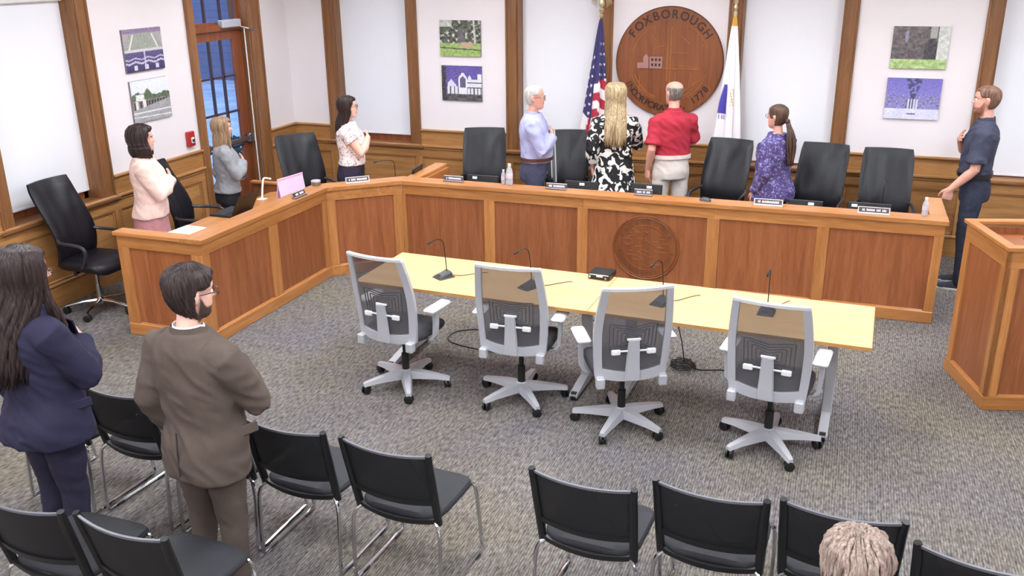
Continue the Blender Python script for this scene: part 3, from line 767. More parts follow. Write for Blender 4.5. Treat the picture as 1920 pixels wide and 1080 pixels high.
put_stack(.175, ROW1+.08, -2, 'black mesh chair in front of the grey-haired seated person')
put_stack(.72, ROW1-.10, -9, 'black mesh chair at the right end of the front audience row')
put_stack(-3.14, 2.74, 0, 'black mesh chair in the rear row behind the navy blazer woman')
put_stack(-2.58, 2.74, -4, 'black mesh chair in the rear row behind the brown suit man')
put_stack(-1.48, 2.66, 8, 'black mesh chair in the rear row, right of the gap')
put_stack(.178, 2.60, 0, 'black mesh chair with the grey-haired person sitting in it')

# ------------------------------------------------------------ lectern
def lectern():
    A = V((.925, 7.222)); B = V((1.117, 6.55)); e = (A-B); L = e.length; e.normalize(); r = V((e.y, -e.x))   # r = to the right
    Wd = .62
    t = thing('lectern', 'oak panelled lectern with recessed top at the right edge', 'lectern', (B.x, B.y, 0))
    # local x along r (front, facing the camera), local y along e
    t.rotation_euler = (0, 0, atan2(r.y, r.x))
    H = 1.19
    def face(M, L, ax):
        for a, b in ((0, .085), (L-.085, L)): MB(M).box(a, b, 0, .03, .10, H-.15, b=.002).build('stile', WR['z'], t)
        MB(M).box(.08, L-.08, .014, .028, .1, H-.15).build('panel', WD['z'], t)
        ev = MB(M).add([(.085, 0, .1), (L-.085, 0, .1), (L-.1, .014, .115), (.1, .014, .115)], [(0, 1, 2, 3)]); ev.build('panel_bevel', WR[ax], t)
        MB(M).box(0, L, 0, .03, H-.15, H-.028, b=.002).build('top_rail', WR[ax], t)
        MB(M).box(0, L, -.008, .03, 0, .1, b=.004).build('base_rail', WR[ax], t)
    face(Matrix.Identity(4), Wd, 'x')
    face(Matrix(((0, 1, 0, 0), (-1, 0, 0, L), (0, 0, 1, 0), (0, 0, 0, 1))), L, 'y')
    face(Matrix(((0, -1, 0, Wd), (1, 0, 0, 0), (0, 0, 1, 0), (0, 0, 0, 1))), L, 'y')
    MB().box(.02, Wd-.02, L-.04, L-.02, 0, H-.05).build('back_board', WD['z'], t)
    for x0, x1, y0, y1, ax in ((-.02, Wd+.02, -.02, .05, 'x'), (-.02, Wd+.02, L-.05, L+.02, 'x'), (-.02, .05, .05, L-.05, 'y'), (Wd-.05, Wd+.02, .05, L-.05, 'y')):
        MB().box(x0, x1, y0, y1, H-.028, H, b=.004).build('cap', WR[ax], t)
    MB().add([(.04, .04, H-.02), (Wd-.04, .04, H-.02), (Wd-.04, L-.04, H-.10), (.04, L-.04, H-.10), (.04, .04, H-.05), (Wd-.04, .04, H-.05), (Wd-.04, L-.04, H-.13), (.04, L-.04, H-.13)], [(0, 1, 2, 3), (7, 6, 5, 4), (0, 4, 5, 1), (1, 5, 6, 2), (2, 6, 7, 3), (3, 7, 4, 0)]).build('sloped_top', WD['x'], t)
    mt = MB(); mt.lathe([(.02, H-.075), (.02, H-.06), (.012, H-.055)], 12, (.30, .42, 0)); mt.tube([(.30, .42, H-.06), (.30, .40, H-.045)], .008, 8); mt.build('microphone_mount', M_black, t)
lectern()

# ------------------------------------------------------------ people
def remesh(mb, voxel, smooth=4, fac=.5):
    me = bpy.data.meshes.new('tmp'); me.from_pydata([tuple(p) for p in mb.v], [], mb.f); me.update()
    bm = bmesh.new(); bm.from_mesh(me); bmesh.ops.recalc_face_normals(bm, faces=bm.faces); bm.to_mesh(me); bm.free()
    o = bpy.data.objects.new('tmp', me); COL.objects.link(o)
    m = o.modifiers.new('r', 'REMESH'); m.mode = 'VOXEL'; m.voxel_size = voxel; m.use_smooth_shade = True
    if smooth: s = o.modifiers.new('s', 'SMOOTH'); s.factor = fac; s.iterations = smooth
    dg = bpy.context.evaluated_depsgraph_get()
    out = bpy.data.meshes.new_from_object(o.evaluated_get(dg))
    bpy.data.objects.remove(o); bpy.data.meshes.remove(me)
    out.polygons.foreach_set('use_smooth', [True]*len(out.polygons))
    return out
def link_mesh(name, me, mats, parent):
    me.name = name; me.materials.clear()
    for m in (mats if isinstance(mats, (list, tuple)) else [mats]): me.materials.append(m)
    o = bpy.data.objects.new(name, me); COL.objects.link(o); o.parent = parent; return o
def displace(me, fn):
    n = len(me.vertices); co = [0.0]*(3*n); no = [0.0]*(3*n)
    me.vertices.foreach_get('co', co); me.vertices.foreach_get('normal', no)
    for i in range(0, 3*n, 3):
        d = fn(V((co[i], co[i+1], co[i+2])))
        co[i] += no[i]*d; co[i+1] += no[i+1]*d; co[i+2] += no[i+2]*d
    me.vertices.foreach_set('co', co); me.update()
def fold(c, seed):
    # ridged diagonal folds
    n_ = noise.noise(V((c.x*7+seed, c.y*7+c.z*5, c.z*13+c.x*9))); return 1-2.2*abs(n_)
def interp(tab, z):
    if z <= tab[0][0]: return tab[0][1:]
    for a, b in zip(tab, tab[1:]):
        if z <= b[0]:
            t = (z-a[0])/(b[0]-a[0]); return tuple(p+(q-p)*t for p, q in zip(a[1:], b[1:]))
    return tab[-1][1:]
def sgnpow(v, p): return (abs(v)**p)*(1 if v >= 0 else -1)
TORSO_M = [(.78, .165, .10, .115), (.88, .172, .108, .125), (.98, .164, .112, .105), (1.08, .158, .116, .098), (1.18, .165, .120, .106), (1.28, .174, .122, .114), (1.35, .174, .112, .116), (1.40, .150, .092, .106), (1.435, .116, .072, .090), (1.465, .086, .062, .076), (1.50, .066, .056, .066)]
TORSO_F = [(.78, .174, .10, .122), (.88, .180, .107, .130), (.98, .162, .102, .105), (1.07, .142, .097, .086), (1.16, .144, .108, .090), (1.25, .151, .134, .098), (1.33, .152, .115, .10), (1.385, .134, .080, .092), (1.42, .102, .062, .078), (1.45, .076, .053, .066), (1.50, .058, .048, .06)]
HEAD = [(0.0, .052, .004, .022), (.006, .070, -.002, .034), (.018, .083, -.014, .044), (.032, .087, -.030, .052), (.044, .082, -.046, .057), (.054, .089, -.058, .060), (.062, .085, -.066, .062), (.070, .091, -.072, .064), (.080, .087, -.078, .066), (.095, .088, -.086, .069), (.110, .086, -.092, .071), (.124, .079, -.096, .072), (.138, .088, -.099, .074), (.158, .090, -.100, .0755), (.178, .084, -.097, .075), (.196, .072, -.088, .070), (.211, .053, -.071, .058), (.222, .030, -.048, .040), (.228, .010, -.025, .018)]
def head_pt(z, a):
    yf, yb, w = interp(HEAD, z); yc = (yf+yb)/2; ry = (yf-yb)/2
    return V((w*sgnpow(cos(a), .9), yc+ry*sgnpow(sin(a), .92), z))
HC = V((0, -.008, .125))
def sstep(t): t = min(1, max(0, t)); return t*t*(3-2*t)
def shell_pt(z, a, off):
    p = head_pt(z, a); d = p-HC; return p+d.normalized()*off
def hair_mat(name, c1, c2, c3, rough=.45):
    m, nt, b = new_mat(name); vec = coords(nt, (1, 1, .06))
    n = noise_n(nt, vec, 130, 3, .6); n2 = noise_n(nt, vec, 28, 2)
    r = ramp(nt, [(.28, lin(c1)), (.5, lin(c2)), (.74, lin(c3))], n.outputs[0])
    r2 = ramp(nt, [(.3, (.72, .72, .72, 1)), (.65, (1, 1, 1, 1))], n2.outputs[0])
    mx = nd(nt, 'ShaderNodeMix', data_type='RGBA', blend_type='MULTIPLY'); mx.inputs[0].default_value = 1
    nt.links.new(r.outputs[0], mx.inputs[6]); nt.links.new(r2.outputs[0], mx.inputs[7]); nt.links.new(mx.outputs[2], b.inputs['Base Color'])
    b.inputs['Roughness'].default_value = rough; b.inputs['Specular IOR Level'].default_value = .28; bump_n(nt, b, n.outputs[0], .5, .004); return m
def skin_mat(name, c):
    m, nt, b = new_mat(name); n = noise_n(nt, coords(nt), 14, 3); L = lin(c)
    r = ramp(nt, [(.3, (L[0]*.95, L[1]*.86, L[2]*.84, 1)), (.7, (min(1, L[0]*1.03), L[1]*1.04, L[2]*1.03, 1))], n.outputs[0]); nt.links.new(r.outputs[0], b.inputs['Base Color'])
    b.inputs['Roughness'].default_value = .5; b.inputs['Subsurface Weight'].default_value = .08; b.inputs['Subsurface Radius'].default_value = (.01, .004, .002)
    return m
SKIN = skin_mat('skin_fair', (230, 184, 166)); SKINR = skin_mat('skin_ruddy', (222, 168, 150)); LIPS = plain('lips', (176, 98, 92), .45)
EYEW = plain('eye_white', (232, 228, 224), .25); IRIS = plain('eye_iris', (52, 40, 36), .2)

def beard_skin(name, c, b1, b2):
    m, nt, b = new_mat(name); n = noise_n(nt, coords(nt), 14, 3); L = lin(c); n2 = noise_n(nt, coords(nt, (1, 1, .3)), 190, 2)
    r = ramp(nt, [(.3, (L[0]*.95, L[1]*.86, L[2]*.84, 1)), (.7, (min(1, L[0]*1.03), L[1]*1.04, L[2]*1.03, 1))], n.outputs[0])
    r2 = ramp(nt, [(.3, lin(b1)), (.7, lin(b2))], n2.outputs[0]); at = nd(nt, 'ShaderNodeAttribute', attribute_name='beard')
    mx = nd(nt, 'ShaderNodeMix', data_type='RGBA'); nt.links.new(at.outputs['Fac'], mx.inputs[0]); nt.links.new(r.outputs[0], mx.inputs[6]); nt.links.new(r2.outputs[0], mx.inputs[7])
    nt.links.new(mx.outputs[2], b.inputs['Base Color']); b.inputs['Roughness'].default_value = .55; return m
def limb_hand(mb, w, d, n, side, sc=1.0, curl=.25, spread=.06):
    """hand: palm and five fingers; w wrist, d direction to the fingers, n palm normal"""
    d = V(d).normalized(); n = V(n); n = (n-d*n.dot(d)).normalized(); th = d.cross(n) if side > 0 else n.cross(d)
    P = lambda a, b, c: w+(d*a+th*b+n*c)*sc
    rings = []
    for a, hw, ht in ((-.015, .024, .021), (.01, .028, .019), (.04, .038, .016), (.07, .041, .014), (.09, .038, .012)):
        rings.append([P(a, hw*sgnpow(cos(2*pi*k/12), .7), ht*sgnpow(sin(2*pi*k/12), .7)) for k in range(12)])
    mb.loft(rings)
    for i, (b, L, r) in enumerate(((.029, .070, .0088), (.0098, .078, .0092), (-.0098, .072, .0088), (-.029, .056, .0078))):
        base = P(.082-.004*abs(i-1), b, 0); ang = 0; pts = [P(.06, b*.95, 0), base]; p = base; sp = (1.5-i)*spread
        for f in (.45, .30, .25):
            ang += curl*(1.0+.25*i*.3); q = (d*cos(ang)+n*sin(ang)+th*sp*cos(ang)); p = p+q.normalized()*L*f*sc; pts.append(p)
        mb.tube(pts, [r*sc, r*sc, r*.97*sc, r*.9*sc, r*.75*sc], 8)
    q0 = P(.012, .028, .004); q1 = P(.035, .050, .012); q2 = P(.062, .060, .020); q3 = P(.085, .060, .026)
    mb.tube([P(0, .012, 0), q0, q1, q2, q3], [.014*sc, .0145*sc, .0115*sc, .0105*sc, .008*sc], 8)
def ik(sh, wr, l1, l2, pole):
    sh, wr, pole = V(sh), V(wr), V(pole); D = wr-sh; dist = min(D.length, (l1+l2)*.999); dn = D.normalized()
    a = (l1*l1-l2*l2+dist*dist)/(2*dist); h = sqrt(max(0, l1*l1-a*a)); p = (pole-dn*pole.dot(dn)).normalized()
    return sh+dn*a+p*h, sh+dn*dist

def torso_ring(tab, z, t, wx, dy, belly, n=32):
    rx, rf, rb = interp(tab, z); bl = belly*exp(-((z-1.06)/.12)**2)
    rx = rx*wx+t+bl*.35; rf = rf*dy+t+bl; rb = rb*dy+t
    return [(rx*sgnpow(cos(2*pi*k/n), .85), (rf if sin(2*pi*k/n) > 0 else rb)*sgnpow(sin(2*pi*k/n), .9), z) for k in range(n)]

def person(label, pos, face, H, sex='m', wx=1, dy=1, belly=0, head_yaw=0, head_pitch=0, skin=None, hair=None, top=None, bottom=None,
           rarm='heart', larm='hang', beard=None, glasses=None, arm=1.0, seated=False, shoes=None, extras=None, head_scale=1.0, lean=0):
    s = H/1.75; skin = skin or SKIN
    root = thing('person', label, 'person', (pos[0], pos[1], pos[2] if len(pos) > 2 else 0), radians(face-90))
    tab = TORSO_M if sex == 'm' else TORSO_F
    Sm = Matrix.Scale(s, 4)
    k_ = (1.0 if sex == 'm' else .86)*arm
    hm = Matrix.Translation((0, .012, 1.522)) @ Matrix.Rotation(radians(head_yaw), 4, 'Z') @ Matrix.Rotation(radians(-head_pitch), 4, 'X') @ Matrix.Scale(head_scale, 4)
    # arms
    arms = {}
    for side, pose in ((1, rarm), (-1, larm)):
        sx = interp(tab, 1.33)[0]*wx+.004
        sh = V((side*sx, -.012, 1.372))
        fr = interp(tab, 1.27)[1]*dy+top['t']+belly*.1
        if pose == 'heart': wr = V((side*.05, fr+.030, 1.262)); pole = V((side*.75, .05, -1)); hd = (-side*1, -.10, .30); hn = (0, -1, .1); curl = .10
        elif pose == 'heart_high': wr = V((side*.06, fr+.034, 1.30)); pole = V((side*.55, .35, -1)); hd = (-side*1, -.12, .32); hn = (0, -1, 0); curl = .10
        elif pose == 'hang': wr = V((side*(sx+.055), .045, .885)); pole = V((side*.3, -1, 0)); hd = (0, .12, -1); hn = (-side, .2, 0); curl = .32
        elif pose == 'hang_fwd': wr = V((side*(sx+.03), .17, .905)); pole = V((side*.4, -1, 0)); hd = (-side*.1, .2, -1); hn = (-side, .2, 0); curl = .6
        elif pose == 'lap': wr = V((side*.10, .30, 1.0)); pole = V((side*.8, -.6, -.4)); hd = (-side*.4, 1, -.2); hn = (0, 0, -1); curl = .3
        el, wr = ik(sh, wr, .285, .25, pole)
        arms[side] = (sh, el, wr, V(hd), V(hn), curl)
    # ---- body skin
    mb = MB(Sm)
    mb.loft([torso_ring(tab, z, -.010 if z < 1.3 else -.018, wx*.95, dy*.93, belly*.9) for z in (.84, .92, 1.0, 1.08, 1.16, 1.25, 1.33, 1.385, 1.42, 1.45, 1.48)])
    nr = .054 if sex == 'm' else .046
    mb.tube([(0, -.02, 1.44), (0, -.012, 1.50), tuple((hm @ V((0, -.012, .03)))), tuple(hm @ V((0, -.015, .09)))], [nr*1.25, nr, nr*.98, nr], 16)
    mb.M = Sm @ hm
    zs = [h[0] for h in HEAD]
    mb.loft([[head_pt(z, 2*pi*k/32) for k in range(32)] for z in zs])
    mb.loft([[(x*w, y, z) for x, y in ((-1, y0), (1, y0), (.55, y1), (-.55, y1))] for z, w, y0, y1 in ((.134, .007, .075, .086), (.118, .009, .075, .096), (.104, .013, .075, .109), (.096, .017, .075, .114), (.090, .016, .075, .108), (.086, .010, .075, .092))])
    for q in (-1, 1):
        mb.tube([(q*.071, -.012, .082), (q*.078, -.016, .095), (q*.083, -.02, .118), (q*.083, -.018, .135), (q*.074, -.006, .138)], [.007, .009, .0105, .010, .007], 8, 1.5, up=(0, 1, 0))
    mb.M = Sm
    for side, (sh, el, wr, hd, hn, cu) in arms.items():
        m1 = sh.lerp(el, .4); m2 = el.lerp(wr, .28)
        mb.tube([sh+V((-side*.04, 0, .012)), sh, m1, el, m2, el.lerp(wr, .7), wr, wr+hd.normalized()*.02], [.05*k_, .055*k_, .047*k_, .041*k_, .042*k_, .034*k_, .027*k_, .024*k_], 14)
        limb_hand(mb, wr, hd, hn, side, .95 if sex == 'f' else 1.05, cu)
    legs = {}
    for side in (-1, 1):
        if seated: hip, kn, an = V((side*.10, .0, .86)), V((side*.13, .42, .86)), V((side*.13, .43, .445))
        else: hip, kn, an = V((side*.095, 0, .86)), V((side*.105, .012, .48)), V((side*.11, -.02, .085))
        legs[side] = (hip, kn, an)
        if bottom.get('bare'):
            mb.tube([hip, hip.lerp(kn, .5), kn, kn.lerp(an, .3), an.lerp(kn, .12), an-V((0, 0, .03))], [.075, .066, .052, .054, .036, .04], 14)
    me = remesh(mb, .0062, 3, .5)
    body = link_mesh('body', me, [beard if beard else skin, LIPS], root)
    inv = (Sm @ hm).inverted(); mi = []
    npol = len(me.polygons); cen = [0.0]*(3*npol); me.polygons.foreach_get('center', cen)
    for p in range(npol):
        c = inv @ V(cen[3*p:3*p+3]); i = 0
        if .0 < c.z < .12 and c.y > -.03 and abs(c.x) < .1:
            if abs(c.x) < .023 and .053 < c.z < .073 and c.y > .07: i = 1
        mi.append(i)
    me.polygons.foreach_set('material_index', mi)
    if beard:
        nv = len(me.vertices); co = [0.0]*(3*nv); me.vertices.foreach_get('co', co); ba = me.attributes.new('beard', 'FLOAT', 'POINT'); bv = []
        for i in range(0, 3*nv, 3):
            c = inv @ V(co[i:i+3]); m = 0
            if -.06 < c.z < .13 and c.y > -.02:
                tcl = .062+.055*sstep((.045-c.y)/.05)          # cheek line rises to the sideburn
                m = sstep((tcl-c.z)/.012+.5)*sstep((c.y+.004)/.014)*sstep((c.z+.02)/.02)
                m = max(m, sstep(1-abs(c.z-.078)/.008)*sstep((c.y-.07)/.01)*sstep(1.6-abs(c.x)/.022))
                if abs(c.x) < .022 and .05 < c.z < .073 and c.y > .07: m = 0
            bv.append(m)
        ba.data.foreach_set('value', bv)
    # ---- eyes, brows
    for q in (-1, 1):
        e = MB(Sm @ hm).ball((q*.031, .0705, .122), .0125, 7).build('eye', EYEW, root, True)
        MB(Sm @ hm).ball((q*.031, .0785, .122), .0062, 5).build('iris', IRIS, e, True)
        MB(Sm @ hm).tube([(q*.014, .087, .138), (q*.032, .086, .143), (q*.05, .073, .138)], [.003, .0038, .002], 6).build('eyebrow', hair['mat'], root)
    # ---- hair
    hair_build(root, Sm @ hm, hair)
    # ---- top garment
    T = top; mb = MB(Sm); hem = T.get('hem', .84); fl = T.get('flare', 0)
    zz = [hem]+[z for z in (.80, .86, .92, .98, 1.04, 1.10, 1.16, 1.22, 1.28, 1.34, 1.37, 1.40, 1.425, 1.45, T.get('neck', 1.478)) if z > hem+.02]
    rings = []
    for z in zz:
        f = fl*max(0, (1.05-z)/.25)**1.0
        rings.append(torso_ring(tab, z, T['t']+f-(.0 if z < 1.43 else .004), wx, dy, belly))
    mb.loft(rings)
    sl = T.get('sleeve', 'long'); ts = T['t']
    for side, (sh, el, wr, hd, hn, cu) in arms.items():
        m1 = sh.lerp(el, .45); a = T.get('sfull', 1)
        pts = [sh+V((-side*.05, 0, .008)), sh+V((side*.006, 0, .004)), m1]; rr = [.056*k_+ts, .059*k_+ts, (.050*k_+ts)*a]
        if sl == 'short': pts += [sh.lerp(el, .82)]; rr += [(.051*k_+ts*1.5)*a]
        elif sl == 'cap': pts = pts[:2]+[sh.lerp(el, .38)]; rr = rr[:2]+[(.052*k_+ts)*a]
        elif sl == 'long': pts += [el, el.lerp(wr, .35), wr.lerp(el, .04)]; rr += [(.045*k_+ts)*a, (.043*k_+ts)*a, (.030*k_+ts)*a]
        elif sl == 'three': pts += [el, el.lerp(wr, .6)]; rr += [(.046*k_+ts)*a, (.044*k_+ts)*a]
        mb.tube(pts, rr, 16)
    me = remesh(mb, .0105, 3, .5)
    wrk = T.get('wrinkle', .006); seed = len(label)
    displace(me, lambda c: wrk*(noise.noise(V((c.x*5+seed, c.y*5, c.z*11)))+.8*fold(c, seed)))
    link_mesh(T.get('name', 'shirt'), me, T['mat'], root)
    # ---- bottom garment
    B = bottom; mb = MB(Sm)
    if B['type'] == 'trousers':
        z1 = B.get('waist', 1.03)
        if not seated:
            mb.loft([torso_ring(tab, z, .010, wx, dy, belly) for z in (.80, .86, .92, .98, z1)])
        else: mb.loft([torso_ring(tab, z, .010, wx, dy, belly) for z in (.78, .86, .92, .98, z1)])
        f = B.get('full', 1)
        for side, (hip, kn, an) in legs.items():
            mb.tube([hip+V((0, 0, .06)), hip+V((0, 0, -.02)), hip.lerp(kn, .4), kn, kn.lerp(an, .5), an+V((0, 0, -.03))], [.085*wx*f, .092*wx*f, .083*wx*f, .066*f, .060*f, .064*f], 18)
    else:
        z0 = B.get('hem', .5); rr = []
        for i in range(9):
            z = 1.04+(z0-1.04)*i/8; q = max(0, (.86-z)/.4); n = 40
            rx, rf, rb = interp(tab, max(z, .84)); rx = rx*wx+.014+B.get('flare', .04)*q; rf = rf*dy+.014+B.get('flare', .04)*q+belly*.4; rb = rb*dy+.014+B.get('flare', .04)*q
            rr.append([(rx*cos(2*pi*k/n)*(1+.03*q*sin(6*2*pi*k/n)), (rf if k < n/2 else rb)*sin(2*pi*k/n)*(1+.03*q*sin(6*2*pi*k/n)), z) for k in range(n)])
        mb.loft(rr)
    me = remesh(mb, .0115, 3, .5)
    displace(me, lambda c: .006*(noise.noise(V((c.x*6+seed, c.y*6, c.z*7)))+.7*fold(c, seed+3)))
    link_mesh(B.get('name', B['type']), me, B['mat'], root)
    if B.get('belt'):
        zb = B.get('waist', 1.03)-.005
        r0 = torso_ring(tab, zb-.018, .030, wx, dy, belly, 40); r1 = torso_ring(tab, zb+.018, .030, wx, dy, belly, 40)
        bl = MB(Sm).loft([r0, r1]).build('belt', B['belt'], root); smooth_angle(bl)
        yb = max(p[1] for p in r0); MB(Sm).box(-.022, .022, yb-.004, yb+.006, zb-.018, zb+.018, b=.003).build('buckle', M_steel, bl)
    # ---- shoes
    for side, (hip, kn, an) in legs.items():
        mb = MB(Sm @ Matrix.Translation((an.x, an.y+.02, an.z-.085)))
        up = MB(mb.M); rings = []
        for y, w, h in ((-.075, .022, .055), (-.065, .033, .075), (-.03, .036, .085), (.03, .038, .075), (.09, .044, .055), (.14, .042, .042), (.175, .028, .033), (.188, .012, .025)):
            rings.append([(w*sgnpow(cos(2*pi*k/14), .8), y, .012+(h-.012)*max(0, sin(2*pi*k/14)) if sin(2*pi*k/14) > 0 else .012) for k in range(14)])
        up.loft(rings); sh_ = smooth_angle(up.build('shoe', shoes or M_black, root), 60)
        so = MB(mb.M).prism([(-.03, -.078), (.03, -.078), (.04, -.02), (.046, .09), (.034, .165), (0, .192), (-.034, .165), (-.046, .09), (-.04, -.02)], 0, .016).build('sole', B.get('sole', M_rubber), sh_)
    if glasses:
        g = MB(Sm @ hm)
        for q in (-1, 1):
            g.tube([(q*.033+.023*sgnpow(cos(2*pi*k/16), .7), .099-.10*abs(.023*cos(2*pi*k/16)), .120+.017*sgnpow(sin(2*pi*k/16), .7)) for k in range(17)], .0018, 6)
            g.tube([(q*.056, .096, .125), (q*.071, .085, .127), (q*.080, .02, .124), (q*.081, -.01, .122)], .0022, 6)
        g.tube([(-.010, .099, .122), (0, .103, .125), (.010, .099, .122)], .002, 6)
        g.build('glasses', glasses, root)
    if extras: extras(root, Sm, Sm @ hm, tab, wx, dy, belly, arms)
    return root

def hair_build(root, M, h):
    """shell that dips under the skin outside the hairline, plus hanging locks"""
    t = h.get('t', .012); st = h['style']; rn = random.Random(h.get('seed', 1)); mb = MB(M)
    na, zs = h.get('na', 56), [.0]+[.02+.2*i/30 for i in range(31)]+[.2245, .228]
    front = h.get('front', .182); side = h.get('side', .125); back = h.get('back', .035); crown = h.get('bald', 9)
    rings = []
    for z in zs:
        r = []
        for k in range(na):
            a = 2*pi*k/na; s_ = sin(a)
            if s_ > .0: zh = side+(front-side)*sstep((s_-.30)/.45)
            else: zh = side+(back-side)*sstep(-s_/.45)
            m = sstep((z-zh)/.018+.3)
            if crown < 9:
                lim = crown if s_ < .2 else crown-.10
                m *= 1-sstep((z-lim)/.02)
            off = t*m*(.82+.30*noise.noise(V((cos(a)*3, s_*3, z*9+h.get('seed', 1))))+.22*noise.noise(V((a*6, z*14, 3)))+h.get('streak', 0)*noise.noise(V((a*11+z*30, z*9, 5))))-.009*(1-m)
            r.append(shell_pt(z, a, off))
        rings.append(r)
    mb.loft(rings)
    if st in ('long', 'bob'):
        L = h['L']; gap = h.get('gap', 52); N = h.get('N', 46)
        for layer in (0, 1):
            for i in range(N):
                a = radians(90+gap+(360-2*gap)*(i+rn.uniform(-.3, .3))/(N-1)); s_ = sin(a)
                o = t*(.75+.35*layer)+rn.uniform(-.003, .004)
                pts = [shell_pt(z, a, o*q) for z, q in ((.219, .8), (.205, .95), (.18, 1), (.15, 1.05), (.115, 1.1), (.085, 1.12))]
                p = pts[-1]; ll = L*(rn.uniform(.86, 1.02)); bk_ = h.get('fallback', .03)
                fx = h.get('spread', 1.05); wv = h.get('wave', .0); ph = rn.uniform(0, 6)
                for j in range(1, 7):
                    q = j/6; z = .085-(ll+.085)*q
                    x = p.x*(1+(fx-1)*q); y = p.y-bk_*sstep(q*1.6)*(1 if s_ < .25 else -.9)
                    if st == 'bob': x = p.x*(1.06-.16*q*q); y = p.y*(1+.10*sin(q*pi))+.02*q*q
                    x += wv*sin(q*9+ph); y += wv*cos(q*8+ph)
                    pts.append(V((x, y, z)))
                mb.tube(pts, [.006, .011, .013, .014, .014, .014, .014, .014, .013, .013, .011, .004], 6, .62, up=tuple((pts[4]-HC).normalized()))
    if st == 'pony':
        mb.ball((0, -.112, .085), .028, 6)
        for i in range(16):
            a = 2*pi*i/16; r = .02 if i % 2 else .01; ph = rn.uniform(0, 6); pts = []
            for j in range(10):
                q = j/9; w_ = sin(min(1, q*1.4)*pi*.6)*1.5+.4*(1-q)
                pts.append(V((r*cos(a)*w_+.008*sin(q*8+ph), -.12-.045*sstep(q*3)+r*sin(a)*w_-.02*q, .085-h['L']*q*rn.uniform(.98, 1.02))))
            mb.tube(pts, [.009, .012, .013, .014, .014, .014, .013, .011, .008, .003], 6)
    if st == 'short':
        for i in range(h.get('N', 150)):
            a = rn.uniform(0, 2*pi); z = .222-.16*rn.random()**1.4; s_ = sin(a)
            if s_ > 0: zh = side+(front-side)*sstep((s_-.30)/.45)
            else: zh = side+(back-side)*sstep(-s_/.45)
            if z < zh+.014: continue
            if crown < 9 and z > (crown if s_ < .2 else crown-.10)-.02: continue
            da = rn.uniform(-.25, .25); l = h.get('lk', .045)
            pts = [shell_pt(min(.226, z+l*.35), a, t*.7), shell_pt(z+l*.05, a+da*.4, t*1.02), shell_pt(max(zh, z-l*.35), a+da, t*1.05), shell_pt(max(zh, z-l*.7), a+da*1.4, t*.7)]
            mb.tube(pts, [.004, .009, .008, .002], 5, .5, up=tuple((pts[1]-HC).normalized()))
    me = bpy.data.meshes.new('hair'); me.from_pydata([tuple(p) for p in mb.v], [], mb.f); me.update(); me.polygons.foreach_set('use_smooth', [True]*len(me.polygons))
    link_mesh('hair', me, h['mat'], root)
# garment materials
def fabric(name, c, var=.08, rough=.85, bs=350, bump=.15): return plain(name, c, rough, var=var, nscale=25, bump=bump, bscale=bs, spec=.25)
def print_mat(name, base, ink, scale=20, thr=(.50, .54), kind='noise', dist=2.0, ink2=None):
    m, nt, b = new_mat(name); b.inputs['Roughness'].default_value = .8; vec = coords(nt)
    if kind == 'noise':
        n = noise_n(nt, vec, scale, 1.5, .5, dist); out = n.outputs[0]
    else:
        v = nd(nt, 'ShaderNodeTexVoronoi', feature='SMOOTH_F1'); v.inputs['Scale'].default_value = scale; v.inputs['Smoothness'].default_value = .15
        w = noise_n(nt, vec, scale*.5, 2); mx = nd(nt, 'ShaderNodeMix', data_type='VECTOR'); mx.inputs[0].default_value = .10
        nt.links.new(vec, mx.inputs[4]); nt.links.new(w.outputs[1], mx.inputs[5]); nt.links.new(mx.outputs[1], v.inputs['Vector']); out = v.outputs['Distance']
    r = ramp(nt, [(thr[0], lin(base)), (thr[1], lin(ink))]+([(min(.99, thr[1]+.06), lin(ink2))] if ink2 else []), out)
    nt.links.new(r.outputs[0], b.inputs['Base Color'])
    bump_n(nt, b, noise_n(nt, vec, 200).outputs[0], .1, .003); return m
H_dark = hair_mat('dark_brown_hair', (30, 21, 20), (48, 35, 33), (74, 56, 52))
H_vdark = hair_mat('espresso_hair', (34, 25, 24), (52, 40, 38), (84, 66, 62))
H_sandy = hair_mat('sandy_blonde_hair', (110, 84, 62), (156, 126, 96), (198, 170, 138))
H_blond = hair_mat('highlighted_blonde_hair', (112, 90, 62), (190, 166, 126), (234, 216, 182))
H_white = hair_mat('white_grey_hair', (168, 158, 152), (206, 200, 196), (230, 226, 224))
H_grey = hair_mat('clipped_grey_hair', (92, 82, 78), (128, 118, 112), (160, 150, 144))
H_brown = hair_mat('brown_hair', (58, 42, 34), (88, 66, 54), (122, 96, 80))
H_ginger = hair_mat('light_brown_hair', (92, 64, 52), (128, 94, 78), (158, 124, 104))
H_pale = hair_mat('pale_ash_hair', (116, 96, 88), (166, 144, 132), (206, 186, 172))
BEARD = beard_skin('bearded_skin_dark', (230, 184, 166), (52, 38, 34), (92, 70, 62)); BEARDG = beard_skin('bearded_skin_ginger', (222, 168, 150), (138, 88, 70), (176, 124, 100))
G_dark = plain('dark_frames', (46, 34, 36), .3); G_thin = plain('thin_frames', (120, 100, 96), .3, .6)
F_pink = fabric('cream_pink_jacket', (232, 200, 188)); F_rose = fabric('rose_skirt', (196, 136, 142)); F_grey = fabric('light_grey_blazer', (142, 142, 146), .12)
F_blk = fabric('black_trousers', (40, 38, 42)); F_navyt = fabric('navy_trousers', (46, 44, 62)); F_jean = fabric('slate_trousers', (70, 74, 98), .15)
F_lblue = fabric('pale_blue_shirt', (170, 172, 210), .05); F_red = fabric('red_polo_fabric', (176, 50, 66), .06); F_khaki = fabric('light_khaki', (214, 204, 196), .05)
F_navys = print_mat('navy_check_shirt', (62, 66, 86), (48, 50, 68), 90, (.45, .6)); F_dnavy = fabric('dark_denim', (54, 58, 74), .18)
